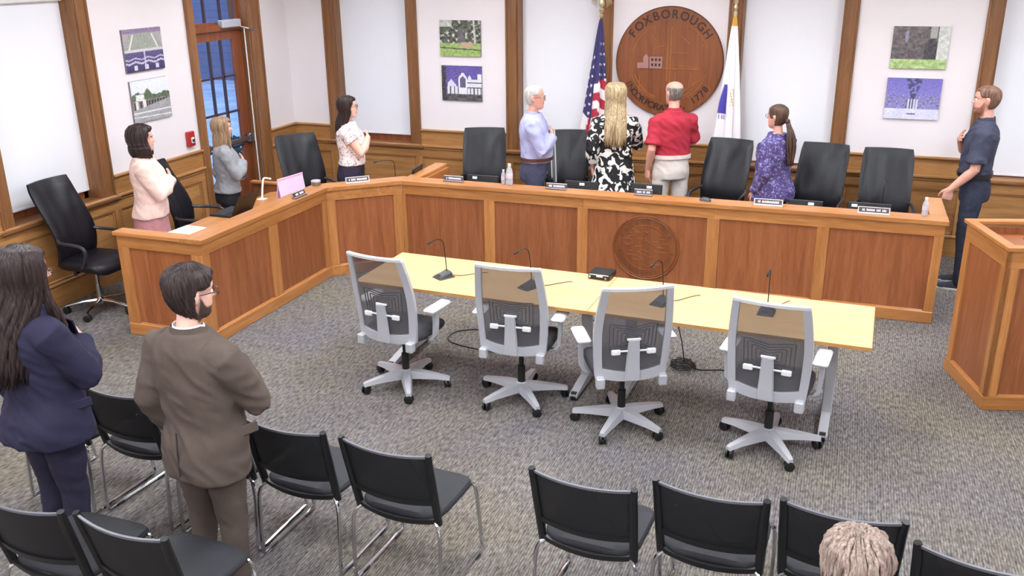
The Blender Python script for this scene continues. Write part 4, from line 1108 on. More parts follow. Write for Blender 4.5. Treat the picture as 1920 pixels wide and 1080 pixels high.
F_blazer = fabric('navy_blazer', (44, 42, 64), .06); F_brown = fabric('brown_suit', (90, 78, 71), .05)
F_floral = print_mat('white_floral_blouse', (238, 226, 224), (158, 124, 126), 17, (.56, .62), 'noise', 2.6)
F_dress = print_mat('black_white_floral_dress', (22, 20, 24), (234, 230, 224), 13, (.515, .535), 'noise', 1.3)
F_purple = print_mat('purple_print_blouse', (70, 58, 112), (150, 144, 190), 34, (.52, .66), 'noise', 1.5)
M_belt = plain('brown_belt', (84, 48, 44), .5)
def collar(mat, z=1.475, r=(.068, .066), h=.035, name='collar', open_=0):
    def f(root, Sm, hm, tab, wx, dy, belly, arms):
        mb = MB(Sm); n = 32; R = []
        for zz, s in ((z-.012, 1.12), (z+h, .98), (z+h, .93), (z-.012, 1.05)):
            R.append([(r[0]*s*cos(2*pi*k/n), -.012+r[1]*s*sin(2*pi*k/n), zz-.018*max(0, sin(2*pi*k/n))*(1+open_)) for k in range(n)])
        R.append(R[0]); smooth_angle(mb.loft(R, False).build(name, mat, root), 50)
    return f
def suit_parts(mat, shirt, flap=True, vent=True, shirtcollar=True):
    def f(root, Sm, hm, tab, wx, dy, belly, arms):
        collar(mat, 1.468, (.084, .080), .040, 'jacket_collar', .6)(root, Sm, hm, tab, wx, dy, belly, arms)
        if shirtcollar: collar(shirt, 1.478, (.072, .070), .034, 'shirt_collar')(root, Sm, hm, tab, wx, dy, belly, arms)
        for q in (-1, 1):
            if flap:
                z = .99; p = V((q*(interp(tab, z)[0]*wx+.036), .045, z))
                MB(Sm @ Matrix.Translation(p) @ Matrix.Rotation(-q*.18, 4, 'Y') @ Matrix.Rotation(q*-.35, 4, 'Z')).box(-.008, .008, -.07, .07, -.025, .025, b=.006).build('pocket_flap', mat, root)
            fr = interp(tab, 1.25)[1]*dy+.026+belly*.2
            MB(Sm).loft([[(q*(x+w), y, z), (q*(x-w), y, z), (q*(x-w), y+.008, z), (q*(x+w), y+.008, z)] for x, w, y, z in ((.075, .012, .055, 1.455), (.072, .04, fr*.8, 1.38), (.05, .035, fr+.004, 1.25), (.015, .006, fr+.004, 1.12))]).build('lapel', mat, root)
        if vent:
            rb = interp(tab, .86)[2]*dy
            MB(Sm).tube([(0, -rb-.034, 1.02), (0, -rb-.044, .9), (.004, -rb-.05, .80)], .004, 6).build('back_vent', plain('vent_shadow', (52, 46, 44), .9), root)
    return f
person('woman in a cream pink jacket with dark bobbed hair, hand on heart', (-5.90, 6.59), 38, 1.62, 'f', 1.26, 1.22, .01, hair=dict(style='bob', mat=H_dark, t=.040, L=.05, gap=74, front=.186, side=.09, seed=3, N=44), 
    top=dict(mat=F_pink, t=.028, hem=.90, name='jacket', flare=.008, wrinkle=.009), bottom=dict(type='skirt', mat=F_rose, hem=.48, bare=True, flare=.03), arm=1.2, skin=SKINR, head_yaw=-2, head_scale=1.04)
person('woman in a light grey blazer with sandy hair, hand on heart', (-5.82, 7.63), 42, 1.55, 'f', 1.08, 1.08, hair=dict(style='long', mat=H_sandy, t=.026, L=.10, gap=68, fallback=.012, front=.183, side=.09, seed=5, N=44, spread=.98), 
    top=dict(mat=F_grey, t=.022, hem=.93, name='blazer', flare=.03, wrinkle=.008), bottom=dict(type='trousers', mat=F_blk), skin=SKINR, head_yaw=-4, arm=1.1)
person('woman with long dark hair and glasses in a white floral blouse', (-4.995, 8.695), 26, 1.643, 'f', 1.2, 1.24, .02, hair=dict(style='long', mat=H_dark, t=.020, L=.20, gap=82, fallback=.05, front=.186, side=.10, seed=8, N=44), glasses=G_dark,
    top=dict(mat=F_floral, t=.016, hem=1.0, sleeve='cap', name='blouse', wrinkle=.008), bottom=dict(type='trousers', mat=F_navyt, waist=1.05), rarm='heart_high', arm=1.4, head_yaw=-2, head_scale=1.03)
person('man with white hair in a pale blue dress shirt, hand on heart', (-3.04, 9.11), 14, 1.77, 'm', 1.0, 1.12, .045, hair=dict(style='short', mat=H_white, t=.011, front=.193, back=.05, side=.138, seed=4, N=0, na=120, streak=.5), glasses=G_thin, skin=SKINR,
    top=dict(mat=F_lblue, t=.018, hem=1.0, name='dress_shirt', wrinkle=.010), bottom=dict(type='trousers', mat=F_jean, waist=1.035, belt=M_belt), extras=collar(F_lblue), head_yaw=-2, arm=1.08, head_scale=1.03)
person('woman with long blonde hair in a black and white floral dress', (-2.25, 9.42), 104, 1.785, 'f', 1.06, 1.05, .01, hair=dict(style='long', mat=H_blond, t=.028, L=.38, gap=50, fallback=.085, front=.185, seed=11, N=54, wave=.006, spread=1.16),
    top=dict(mat=F_dress, t=.018, hem=1.02, sleeve='three', sfull=1.25, name='dress_bodice', wrinkle=.008), bottom=dict(type='skirt', mat=F_dress, hem=.50, flare=.10, bare=True, name='dress_skirt'), head_yaw=4)
person('balding man in a red polo shirt and light khaki trousers', (-1.66, 9.50), 118, 1.82, 'm', .96, 1.02, .03, hair=dict(style='short', mat=H_grey, t=.006, front=.3, back=.04, side=.10, bald=.168, seed=9, N=60), skin=SKINR,
    top=dict(mat=F_red, t=.016, hem=1.01, sleeve='short', sfull=1.08, name='polo_shirt', wrinkle=.009), bottom=dict(type='trousers', mat=F_khaki, waist=1.03, belt=F_khaki, full=1.05), extras=collar(F_red, 1.476, (.072, .070), .03), head_yaw=18)
person('woman with a brown ponytail in a purple print blouse', (-.60, 9.22), 146, 1.655, 'f', 1.16, 1.14, .02, hair=dict(style='pony', mat=H_brown, t=.012, L=.42, front=.176, side=.10, back=.035, seed=6), glasses=G_thin, skin=SKINR,
    top=dict(mat=F_purple, t=.026, hem=.80, sleeve='long', flare=.03, name='blouse', wrinkle=.010), bottom=dict(type='trousers', mat=F_blk), head_yaw=6, head_scale=1.05)
person('tall man in a dark navy short-sleeved shirt standing by the lectern', (1.20, 9.32), 170, 1.885, 'm', .95, .98, .01, hair=dict(style='short', mat=H_ginger, t=.010, front=.185, back=.05, side=.138, seed=2, N=0, na=120, streak=.5), beard=BEARDG,
    top=dict(mat=F_navys, t=.016, hem=1.0, sleeve='short', sfull=1.12, name='shirt', wrinkle=.009), bottom=dict(type='trousers', mat=F_dnavy, waist=1.03, belt=M_black, sole=M_white), larm='hang_fwd', rarm='heart_high', extras=collar(F_navys), skin=SKINR, shoes=plain('navy_shoes', (44, 46, 60), .7), head_scale=1.03)
person('woman with long dark hair in a navy blazer in the foreground', (-3.60, 3.09), 76, 1.72, 'f', 1.14, 1.2, .02, hair=dict(style='long', mat=H_vdark, t=.026, L=.38, gap=66, fallback=.075, front=.185, seed=21, N=64, wave=.008, spread=1.22), glasses=G_thin,
    top=dict(mat=F_blazer, t=.024, hem=.80, name='blazer', flare=.035, wrinkle=.009), bottom=dict(type='trousers', mat=F_navyt), extras=suit_parts(F_blazer, F_blk, True, False, False), arm=1.25, head_yaw=-10, head_pitch=6, head_scale=1.08)
person('bearded man with glasses in a brown suit in the foreground', (-2.66, 3.11), 80, 1.725, 'm', 1.08, 1.04, .01, hair=dict(style='short', mat=H_vdark, t=.024, front=.180, back=.02, side=.138, seed=14, N=0, na=140, streak=.45), beard=BEARD, glasses=G_dark,
    top=dict(mat=F_brown, t=.026, hem=.76, name='suit_jacket', flare=.02, wrinkle=.009), bottom=dict(type='trousers', mat=F_brown), extras=suit_parts(F_brown, M_paper), head_yaw=-16, head_pitch=6, shoes=plain('brown_shoes', (74, 50, 40), .4), head_scale=1.06)
person('seated person with pale ash hair seen from above at the bottom edge', (.178, 2.555, -.315), 98, 1.66, 'f', 1.0, 1.0, hair=dict(style='short', mat=H_pale, t=.034, front=.18, back=.02, side=.08, seed=31, N=110, lk=.10, na=180, streak=.7),
    top=dict(mat=fabric('grey_cardigan', (96, 96, 110)), t=.02, hem=.84, name='cardigan'), bottom=dict(type='trousers', mat=F_blk), seated=True, rarm='lap', larm='lap', head_pitch=4)

# ------------------------------------------------------------ wall seal
ws = thing('wall_seal', 'large round carved wooden town seal on the back wall', 'wall seal', (-1.872, YB, 1.932))
Mw = Matrix(((1, 0, 0, 0), (0, 0, -1, 0), (0, 1, 0, 0), (0, 0, 0, 1)))
sb = smooth_angle(MB(Mw).lathe([(.583, .0), (.585, .03), (.578, .036), (.57, .036), (.001, .036)], 96).build('disc', SEALW, ws), 30)
LET = plain('dark_letters', (58, 30, 22), .5)
smooth_angle(MB(Mw).loft([[(r*cos(2*pi*k/96), r*sin(2*pi*k/96), z) for k in range(96)] for r, z in ((.588, 0), (.589, .032), (.583, .038), (.578, .034))], False).build('rim', SEALD, ws))
ring_text('FOXBOROUGH', .502, radians(-54), radians(53), .125, .003, LET, sb, Mw @ Matrix.Translation((0, 0, .038)), bold=.0025)
ring_text('INCORPORATED, 1778', .500, radians(180+62), radians(180-56), .098, .003, LET, sb, Mw @ Matrix.Translation((0, 0, .038)), True, bold=.002)
SEALL = wood('seal_relief_oak', (142, 80, 42), (164, 100, 56), (182, 122, 72), 'z', .4)
for a0, a1, r in ((200, 250, .40), (285, 345, .40), (20, 70, .41), (105, 165, .41)):
    for dr in (0, .03): MB(Mw).tube([((r+dr)*cos(radians(a0+(a1-a0)*k/16)), (r+dr)*sin(radians(a0+(a1-a0)*k/16)), .036) for k in range(17)], .005, 6).build('relief_band', SEALL, sb)
rl = random.Random(5)
for x0, y0, x1, y1 in ((-.32, -.06, -.32, -.42), (-.02, .38, -.02, -.20), (.02, .38, .02, -.3), (-.3, -.07, .35, -.07), (.0, -.03, .33, -.05), (-.18, .14, -.04, .18), (.04, .1, .2, .1), (-.30, -.30, -.05, -.46), (.05, -.40, .35, -.18), (.25, -.1, .22, -.38), (.08, -.1, .08, -.3), (-.2, .3, -.12, .2), (.12, .28, .22, .2)):
    MB(Mw).tube([(x0, y0, .036), (x1, y1, .036)], .006, 6).build('relief_line', SEALL, sb)
HOUSE = plain('seal_house_paint', (164, 120, 112), .7)
hh = MB(Mw).box(-.345, -.28, -.07, -.01, .036, .046); hh.box(-.28, -.22, -.07, .05, .036, .05); hh.add([(-.28, .05, .036), (-.22, .05, .036), (-.25, .085, .036), (-.28, .05, .05), (-.22, .05, .05), (-.25, .085, .05)], [(0, 2, 1), (3, 4, 5), (0, 1, 4, 3), (1, 2, 5, 4), (2, 0, 3, 5)]); hh.box(-.21, -.07, -.07, .055, .036, .05)
hh.build('relief_house', HOUSE, sb)
for x in (-.19, -.15, -.11):
    for y in (-.045, .01): MB(Mw).box(x, x+.022, y, y+.03, .05, .052).build('relief_window', LET, sb)

# ------------------------------------------------------------ flags
def flag(nm, label, x, y, ztop, zbot, paint, finial, w=.16, cx=0):
    t = thing('flag', label, 'flag', (x, y, 0), group='flags on poles by the round seal')
    smooth_angle(MB().lathe([(.17, 0), (.17, .02), (.13, .05), (.04, .09), (.03, .16), (.018, .17)], 24).build('stand', M_gold, t))
    smooth_angle(MB().tube([(0, 0, .1), (0, 0, ztop+.06)], .014, 10).build('pole', plain('flag_pole_wood', (110, 66, 44), .35), t))
    na, nz = 144, 150; vs = []; fs = []; col = []
    for i in range(nz+1):
        q = i/nz; z = ztop-(ztop-zbot)*q; R = .014+w*(q**.8)
        for k in range(na):
            a = 2*pi*k/na; f = 1+.34*q**.4*cos(5*a+.6)+.12*cos(9*a+2+q*2)
            col.append(paint(q, k/na)); vs.append((cx*q+R*f*cos(a), -.01+.62*R*f*sin(a)-.02*q, z+.012*cos(5*a)*q))
    for i in range(nz):
        for k in range(na):
            fs.append((i*na+k, (i+1)*na+k, (i+1)*na+(k+1) % na, i*na+(k+1) % na))
    me = bpy.data.meshes.new('cloth'); me.from_pydata(vs, [], fs); at = me.color_attributes.new('col', 'FLOAT_COLOR', 'POINT')
    at.data.foreach_set('color', [q for c in col for q in lin(c)])
    me.polygons.foreach_set('use_smooth', [True]*len(me.polygons)); me.materials.append(vcol('flag_cloth', .75, bump=.1, bscale=200))
    o = bpy.data.objects.new('cloth', me); COL.objects.link(o); o.parent = t
    finial(t, ztop+.06)
    return t
def mixc(a, b, t): return tuple(x+(y-x)*t for x, y in zip(a, b))
NAVY, RED, WHT = (52, 48, 96), (170, 40, 62), (232, 224, 226)
def paint_us(q, a):
    # a: 0 = +X (right); .75 = towards the camera
    d = (a-.75+.5) % 1-.5          # -.5..0 left of the camera-facing fold, 0...5 right
    if -.07 < d < .05:             # centre fold
        if q < .42: return NAVY
        return RED if int((q-.42)*18) % 2 else WHT
    if d >= .05:
        if q < .40-.1*(d-.05): 
            return WHT if (int(q*60) % 4 == 1 and int(d*70) % 3 == 1 and q > .14) else NAVY
        return RED if int((q+.0-.45*(d-.05))*15) % 2 else WHT
    if q < .68+.8*(d+.07):
        return WHT if (int(q*64+d*20) % 4 == 1 and int(d*80) % 3 == 1 and q > .2) else NAVY
    return RED if int((q*1.2+d*6)*6) % 2 else WHT
def paint_ma(q, a):
    d = (a-.75+.5) % 1-.5
    if -.20 < d < .02 and .40 < q < .63:
        h = (q-.40)/.23
        if h < .8: return mixc((72, 64, 160), (238, 230, 232), sstep((abs(d+.10)-.01-.07*h)/.012))
        if .84 < h < .95 and abs(d+.09) < .05 and int(d*160) % 2: return (90, 84, 150)
    if .02 < d < .11 and .43 < q < .54:
        if int(d*120+q*90) % 3 == 0: return (206, 176, 96)
        if int(d*90-q*60) % 5 == 0: return (150, 120, 140)
    if q < .06: return (214, 160, 70)
    return (238, 230, 232)
def eagle(t, z):
    mb = MB(); mb.lathe([(.012, z-.05), (.022, z-.02), (.012, z), (.028, z+.03), (.028, z+.045), (.01, z+.06)], 14); mb.ball((0, 0, z+.11), .032, 8, (1, .9, 1.7)); mb.ball((0, -.02, z+.18), .018, 6)
    mb.tube([(0, -.035, z+.18), (0, -.055, z+.172)], [.007, .001], 6)
    for s in (-1, 1):
        for k in range(6):
            mb.tube([(s*.02, 0, z+.145), (s*(.05+.010*k), 0, z+.17-.004*k), (s*(.055+.012*k), 0, z+.06-.012*k+.02*k)], [.012, .012, .003], 6, .5)
    smooth_angle(mb.build('eagle_finial', M_fin, t))
M_fin = plain('pale_gold', (214, 204, 170), .3, .7)
def spear(t, z):
    mb = MB(); mb.lathe([(.016, z-.06), (.02, z-.03), (.013, z), (.022, z+.025), (.012, z+.05), (.024, z+.09), (.03, z+.13), (.018, z+.2), (.002, z+.27)], 12)
    smooth_angle(mb.build('spear_finial', M_fin, t))
flag('us', 'striped flag with white stars on blue, draped on a pole left of the seal', -2.60, 10.11, 2.385, .75, paint_us, eagle, .15, -.07)
flag('state', 'white flag with a blue shield, draped on a pole right of the seal', -1.175, 10.11, 2.43, .72, paint_ma, spear, .135, .0)

# ------------------------------------------------------------ photographs printed on canvas
def canvas(label, fr, u0, u1, z0, z1, paint, flip=False):
    t = thing('canvas_print', label, 'picture', group='photo canvases on the walls')
    e = MB().box(*fr(u0, u1, 0, .022, z0, z1)).build('canvas_edge', plain('canvas_edge', (128, 122, 128), .7), t)
    nu, nz = 84, 64; vs = []; fs = []; cl = []
    for i in range(nz+1):
        for k in range(nu+1):
            g_ = 26*nz_(k/nu, i/nz, 34, 2)+16*nz_(k/nu, i/nz, 80, 4); cl.append(tuple(q+g_ for q in paint(k/nu, i/nz))); b = fr(u0+(u1-u0)*k/nu, u0+(u1-u0)*k/nu, .023, .023, z0+(z1-z0)*i/nz, 0); vs.append((b[0], b[2], b[4]))
    for i in range(nz):
        for k in range(nu):
            a = i*(nu+1)+k; fs.append((a, a+1, a+nu+2, a+nu+1))
    me = bpy.data.meshes.new('print'); me.from_pydata(vs, [], fs); at = me.color_attributes.new('col', 'FLOAT_COLOR', 'POINT')
    at.data.foreach_set('color', [q for c in cl for q in lin([min(255, max(0, z)) for z in c])])
    me.materials.append(vcol('print_ink', .6)); o = bpy.data.objects.new('print', me); COL.objects.link(o); o.parent = t
def nz_(u, v, s, k=0): return noise.noise(V((u*s, v*s, k)))
def p_stadium(u, v):
    if v > .9: return mixc((120, 108, 150), (170, 140, 160), .5+.5*nz_(u, v, 20))
    if v > .52:
        h = (v-.52)/.38; w = .52-.2*h
        if abs(abs(u-.5)-w*.72) < .02 and h < .9: return (220, 220, 214)
        if abs(u-.5) < w: return mixc((150, 156, 146), (168, 172, 160), .5+.5*nz_(u, v, 8))
        return (176, 164, 168)
    if v > .46: return (206, 204, 206)
    if abs(u-.5) < .018 and v > .05: return (196, 192, 214)
    for vv, th in ((.30, .015), (.21, .022)):
        if abs(v-vv+.02*sin(u*19)) < th: return (200, 196, 216)
    for uu in (.24, .52, .80):
        if abs(u-uu) < .045 and .04 < v < .15: return (216, 212, 228)
    return mixc((64, 56, 96), (104, 94, 142), v*1.9+.3*nz_(u, v, 22))
def p_parade(u, v):
    road = .30+.18*u
    if v < road: 
        if abs(v-.22) < .015 or abs(v-.08-.05*(1-u)) < .012: return (226, 226, 228)
        return mixc((150, 150, 152), (176, 176, 178), .5+.5*nz_(u, v, 6))
    top = .62+.16*exp(-((u-.42)/.09)**2)+.10*exp(-((u-.15)/.14)**2)+.05*exp(-((u-.9)/.1)**2)+.03*nz_(u, 0, 20)
    if .10 < u < .32 and .5 < v < .66: return (236, 236, 238) if nz_(u, v, 30) > -.3 else (120, 124, 120)
    if v < .52-.0*u and v < .56 and u < .97:
        k = int(u*26)
        if k in (2, 3, 7, 8): return (226, 222, 218)
        return (48, 48, 54) if (k % 2 and v < .50) else mixc((96, 90, 86), (160, 152, 146), .5+.8*nz_(u, v, 40))
    if v < top: return mixc((70, 88, 66), (116, 132, 100), .5+.8*nz_(u, v, 18))
    return mixc((214, 222, 236), (232, 234, 242), v)
def p_garden(u, v):
    if v < .36:
        if .52 < u < .80 and v > .24: return (190, 160, 132)
        if abs(v-.24+.06*u) < .018: return (84, 90, 70)
        return mixc((128, 158, 84), (176, 196, 120), .5+.8*nz_(u, v, 14))
    if .52 < u < .80 and v < .40: return (188, 158, 130)
    if abs(u-.86+.05*(v-.5)) < .022: return (206, 194, 186)
    if .44 < u < .62 and v < .82-(abs(u-.53)*1.5): return mixc((92, 88, 90), (122, 116, 118), .5+nz_(u, v, 12))
    if v > .82 and u < .3: return mixc((214, 214, 208), (168, 176, 156), .5+nz_(u, v, 12))
    n = nz_(u, v, 13)+.5*nz_(u, v, 30)
    if n > .42: return (214, 208, 208)
    return mixc((56, 60, 54), (128, 132, 112), .5+.9*n)
def p_church(u, v):
    if u < .11+.02*nz_(v, 0, 8): return mixc((50, 46, 52), (84, 78, 84), .5+nz_(u, v, 20))
    if v < .2: return mixc((66, 64, 66), (112, 108, 108), .5+nz_(u, v, 12))
    d = abs(u-.53)
    if d < .11 and v < .80-1.6*max(0, d-.02):
        return (96, 92, 120) if (d < .075 and v > .38 and v < .72-1.2*d) else (232, 230, 236)
    if .62 < u and v < .62: 
        if abs(v-.52) < .02 or abs(v-.38) < .02: return (86, 84, 92)
        return (226, 226, 232) if (v > .38 or int(u*34) % 3) else (78, 74, 84)
    if .66 < u < .74 and v < .74-abs(u-.7)*2: return (224, 224, 232)
    if u > .9 and v < .78: return (228, 228, 236)
    if .13 < u < .62 and v < .42: return (222, 222, 228) if int(u*30) % 3 else (92, 88, 98)
    if .15 < u < .36 and v < .62-abs(u-.24)*1.3: return (216, 216, 226)
    if nz_(u, v*3, 16) > .35 and u < .5: return (84, 76, 104)
    return mixc((120, 106, 176), (98, 84, 158), v+.3*nz_(u, v, 5))
def p_monument(u, v):
    if v < .22: return mixc((140, 172, 96), (198, 214, 160), .5+.8*nz_(u, v, 12))
    if u > .80: return mixc((196, 198, 190), (222, 224, 218), .5+nz_(u, v, 12))
    if .66 < u < .78 and v > .72: return (176, 172, 168)
    if .58 < u < .86 and v < .78-abs(u-.7)*1.6: return mixc((62, 60, 66), (84, 80, 84), .5+nz_(u, v, 14))
    if (u-.36)**2/.004+(v-.34)**2/.012 < 1: return (100, 84, 92)
    if (u-.25)**2/.0012+(v-.76)**2/.02 < 1: return (150, 146, 170)
    return mixc((84, 78, 80), (128, 118, 116), .5+.8*nz_(u, v, 14)+.3*(v-.5))
def p_snow(u, v):
    if v < .26: return (90, 88, 110) if (abs(v-.13) < .02 and .42 < u < .58) else mixc((206, 204, 232), (226, 226, 242), .5+.5*nz_(u, v, 5))
    if .40 < u < .60 and v < .5: return (212, 210, 232) if int(u*60) % 3 else (70, 70, 96)
    if abs(u-.5) < .03+.25*max(0, v-.5) and nz_(u, v, 16) > -.1: return (76, 76, 112)
    if v < .6 and nz_(u, v, 14) > .05: return mixc((92, 92, 120), (170, 170, 200), .5+nz_(u, v, 30))
    return mixc((152, 146, 206), (120, 112, 190), v)
canvas('canvas photo of stadium seats and field, upper one on the left wall', lf, 7.40, 7.955, 1.985, 2.395, p_stadium)
canvas('canvas photo of a marching parade, lower one on the left wall', lf, 7.41, 7.965, 1.49, 1.90, p_parade)
canvas('canvas photo of a green lawn and stone tower, upper one on the back wall', bk, -4.60, -4.083, 1.935, 2.345, p_garden)
canvas('canvas photo of a white building under a violet sky', bk, -4.592, -4.08, 1.417, 1.826, p_church)
canvas('canvas photo of a dark monument, upper one near the right corner', bk, .373, .895, 1.93, 2.34, p_monument)
canvas('canvas photo of a snowy park, lower one near the right corner', bk, .373, .888, 1.425, 1.835, p_snow)
al = thing('fire_alarm', 'red fire alarm pull station on the left wall', 'fire alarm', (XL, 8.205, 1.20))
MB().box(0, .045, -.055, .055, -.08, .08, b=.008).build('housing', M_red, al); MB().box(.045, .06, -.022, .022, -.045, .02, b=.006).build('pull_handle', M_white, al); MB().box(.06, .063, -.016, .016, -.03, .0).build('handle_mark', M_black, al)

# ------------------------------------------------------------ things on the maple tables
def table_mic(x, y, z, yaw, label, h=.26, bend=.10, cable=None, lean=0):
    t = thing('gooseneck_microphone', label, 'microphone', (x, y, z), radians(yaw), 'gooseneck desk microphones')
    b = MB(); b.box(-.055, .055, -.07, .07, 0, .008, b=.003)
    b.loft([[(-.046, -.062, .008), (.046, -.062, .008), (.046, .055, .008), (-.046, .055, .008)], [(-.042, -.055, .018), (.042, -.055, .018), (.042, .05, .04), (-.042, .05, .04)], [(-.028, -.02, .030), (.028, -.02, .030), (.026, .042, .052), (-.026, .042, .052)]])
    b.build('base', M_micb, t)
    MB().box(-.022, .022, -.05, -.025, .020, .026, b=.002).build('button', M_black, t)
    pts = catmull([(0, .03, .045), (lean*.4, .028, .045+h*.5), (lean*.8, .02, .045+h*.9), (lean, -.012, .045+h), (lean*1.1, -bend*.6, .045+h*1.0), (lean*1.15, -bend, .045+h*.97)], 5)
    MB().tube(pts, .0038, 7).build('gooseneck', M_black, t)
    e = pts[-1]; MB().tube([e, e+V((0, -.02, -.006)), e+V((0, -.042, -.012))], [.006, .0095, .008], 10).build('capsule', M_black, t)
    if cable: MB().tube(catmull(cable, 6), .0028, 6).build('cable', plain('brown_cable', (96, 72, 60), .6), t)
M_micb = plain('grey_black_plastic', (62, 62, 66), .4)
cb = [(0, .06, .01), (.06, .12, .004), (.09, .22, .004), (.13, .31, .004), (.14, .36, -.03)]
table_mic(-2.74, 6.04, .735, -32, 'gooseneck microphone on the table at its left end', .25, .07, cb, -.03)
table_mic(-2.05, 6.02, .735, -28, 'gooseneck microphone on the table seen through the second chair', .25, .07, cb, -.03)
table_mic(-1.07, 5.99, .735, -20, 'gooseneck microphone on the table behind the turned chair', .27, .07, cb, -.02)
table_mic(-.36, 6.04, .735, -4, 'gooseneck microphone on the table end nearest the lectern', .27, .06, [(0, .06, .01), (.03, .12, .004), (.07, .2, .004), (.11, .28, .004), (.11, .34, -.03)], 0)
bx = thing('control_box', 'small black electronic box on the table joint below the carved seal', 'electronic box', (-1.60, 6.42, .735), radians(-4))
MB().box(-.085, .085, -.08, .08, .004, .048, b=.004).build('case', M_black, bx); MB().box(-.075, .075, -.0815, -.08, .038, .044).build('front_strip', M_white, bx); MB().box(-.02, .03, -.0815, -.08, .024, .036).build('sticker', M_white, bx)
MB().tube([(.055, -.08, .02), (.055, -.09, .02)], .010, 10).build('dial', M_steel, bx); MB().box(-.076, -.066, -.0815, -.08, .014, .03).build('switch', M_white, bx)
for q in (-1, 1): MB().box(q*.06-.01, q*.06+.01, -.05, .05, 0, .004).build('foot', M_rubber, bx)

# floor cables
M_cable = plain('black_cable', (34, 34, 36), .5)
co = thing('cable_coil', 'coiled black cable lying on the carpet under the table', 'cable', (-.98, 6.58, 0))
pts = []
for k in range(90): a = k*.28; r = .085+.012*sin(k*1.7); pts.append((r*cos(a), r*sin(a)*.9, .006+.0006*k))
MB().tube(pts, .005, 6).build('coil', M_cable, co); MB().tube(catmull([(.08, .02, .01), (.12, .0, .005), (.2, .02, .005), (.30, .05, .005), (.42, .0, .005), (.62, -.06, .005), (.7, -.3, .005)], 6), .005, 6).build('tail', M_cable, co)
MB().tube(catmull([(0, .06, .02), (-.02, .02, .2), (-.03, -.28, .55), (-.035, -.40, .71)], 6), .0045, 6).build('riser', M_cable, co)
tag(MB().tube(catmull([(-2.45, 6.55, .005), (-2.6, 6.76, .005), (-2.8, 6.8, .005), (-2.95, 6.68, .005), (-2.92, 6.5, .005), (-2.7, 6.42, .005), (-2.4, 6.40, .005)], 8), .005, 6).build('floor_cable', M_cable), 'black cable looped on the carpet between the two left grey chairs', 'cable')
tag(MB().tube(catmull([(-1.7, 6.3, .7), (-1.62, 6.33, .55), (-1.72, 6.35, .45), (-1.58, 6.33, .40), (-1.66, 6.34, .52), (-1.56, 6.35, .58), (-1.6, 6.34, .7)], 8), .004, 6).build('hanging_cable', M_cable), 'tangled black cable hanging under the joint between the tables', 'cable')

# ------------------------------------------------------------ things on the dais
def name_plate(x, y, ang, w, label, seed, style=0):
    t = thing('name_plate', label, 'name plate', (x, y, HD), radians(ang), 'name plates along the dais')
    MB().box(-w/2, w/2, -.035, .012, 0, .008, b=.002).build('foot', M_nps if style else M_npd, t)
    T = Matrix.Translation((0, -.012, .006)) @ Matrix.Rotation(radians(-14), 4, 'X')
    MB(T).box(-w/2, w/2, -.003, .003, 0, .052, b=.001).build('plate', M_npd, t)
    f = MB(T); f.box(-w/2, w/2, -.005, .004, .046, .053); f.box(-w/2, w/2, -.005, .004, 0, .005)
    if style: f.box(-w/2, -w/2+.008, -.005, .004, 0, .053); f.box(w/2-.008, w/2, -.005, .004, 0, .053)
    f.build('frame', M_nps, t)
    rn = random.Random(seed); lt = MB(T); xx = -w*.36
    while xx < w*.36:
        if rn.random() > .14: lt.box(xx, xx+.008, -.0045, -.003, .016, .016+rn.choice((.018, .02, .017)))
        xx += .0115
    lt.build('lettering', M_paper, t)
M_npd = plain('name_plate_dark', (78, 66, 72), .4); M_nps = plain('name_plate_silver', (216, 210, 206), .3, .3)
name_plate(-4.77, 7.28, 90-0, .20, 'dark name plate on the dais beside the pink folder', 1)
name_plate(-4.53, 7.985, 41, .24, 'silver-framed name plate in front of the woman in the floral blouse', 2, 1)
name_plate(-3.62, 8.31, 0, .21, 'dark name plate left of the first dais monitor', 3)
name_plate(-2.54, 8.30, 0, .21, 'dark name plate between the water bottles and the blonde woman', 4)
name_plate(-1.695, 8.31, 0, .17, 'small dark name plate in front of the man in the red polo', 5)
name_plate(-.56, 8.28, 0, .25, 'silver-framed name plate in front of the woman in the purple blouse', 6, 1)
name_plate(.32, 8.26, 0, .26, 'silver-framed name plate in front of the wrinkled leather chair', 7, 1)
def monitor(x, y, w, top, label, lx):
    t = thing('desk_monitor', label, 'monitor', (x, y, .76), 0, 'low black monitors on the dais desk')
    h = top-.76; T = Matrix.Translation((0, 0, .012)) @ Matrix.Rotation(radians(-12), 4, 'X')
    MB().box(-w*.3, w*.3, -.05, .10, 0, .012, b=.004).build('stand', M_black, t)
    MB(T).box(-w/2, w/2, -.012, .012, .0, h-.012, b=.006).build('screen', M_black, t)
    MB(T).box(-w/2+.012, w/2-.012, .012, .0135, .015, h-.03).build('display', plain('display_dark', (28, 30, 38), .15), t)
    MB(T).box(lx, lx+.05, -.0135, -.012, h-.055, h-.030).build('sticker', M_paper, t)
monitor(-3.40, 8.52, .34, .945, 'low black monitor in front of the chair left of the blue shirt man', -.11)
monitor(-2.36, 8.52, .34, .955, 'low black monitor in front of the blonde woman', -.02)
monitor(-1.72, 8.55, .30, .965, 'low black monitor behind the small name plate of the red polo man', 0.0)
monitor(-.25, 8.52, .30, .925, 'low black monitor behind the silver name plate of the purple blouse woman', .02)
monitor(.29, 8.52, .37, .940, 'low black monitor at the right end of the dais', -.15)
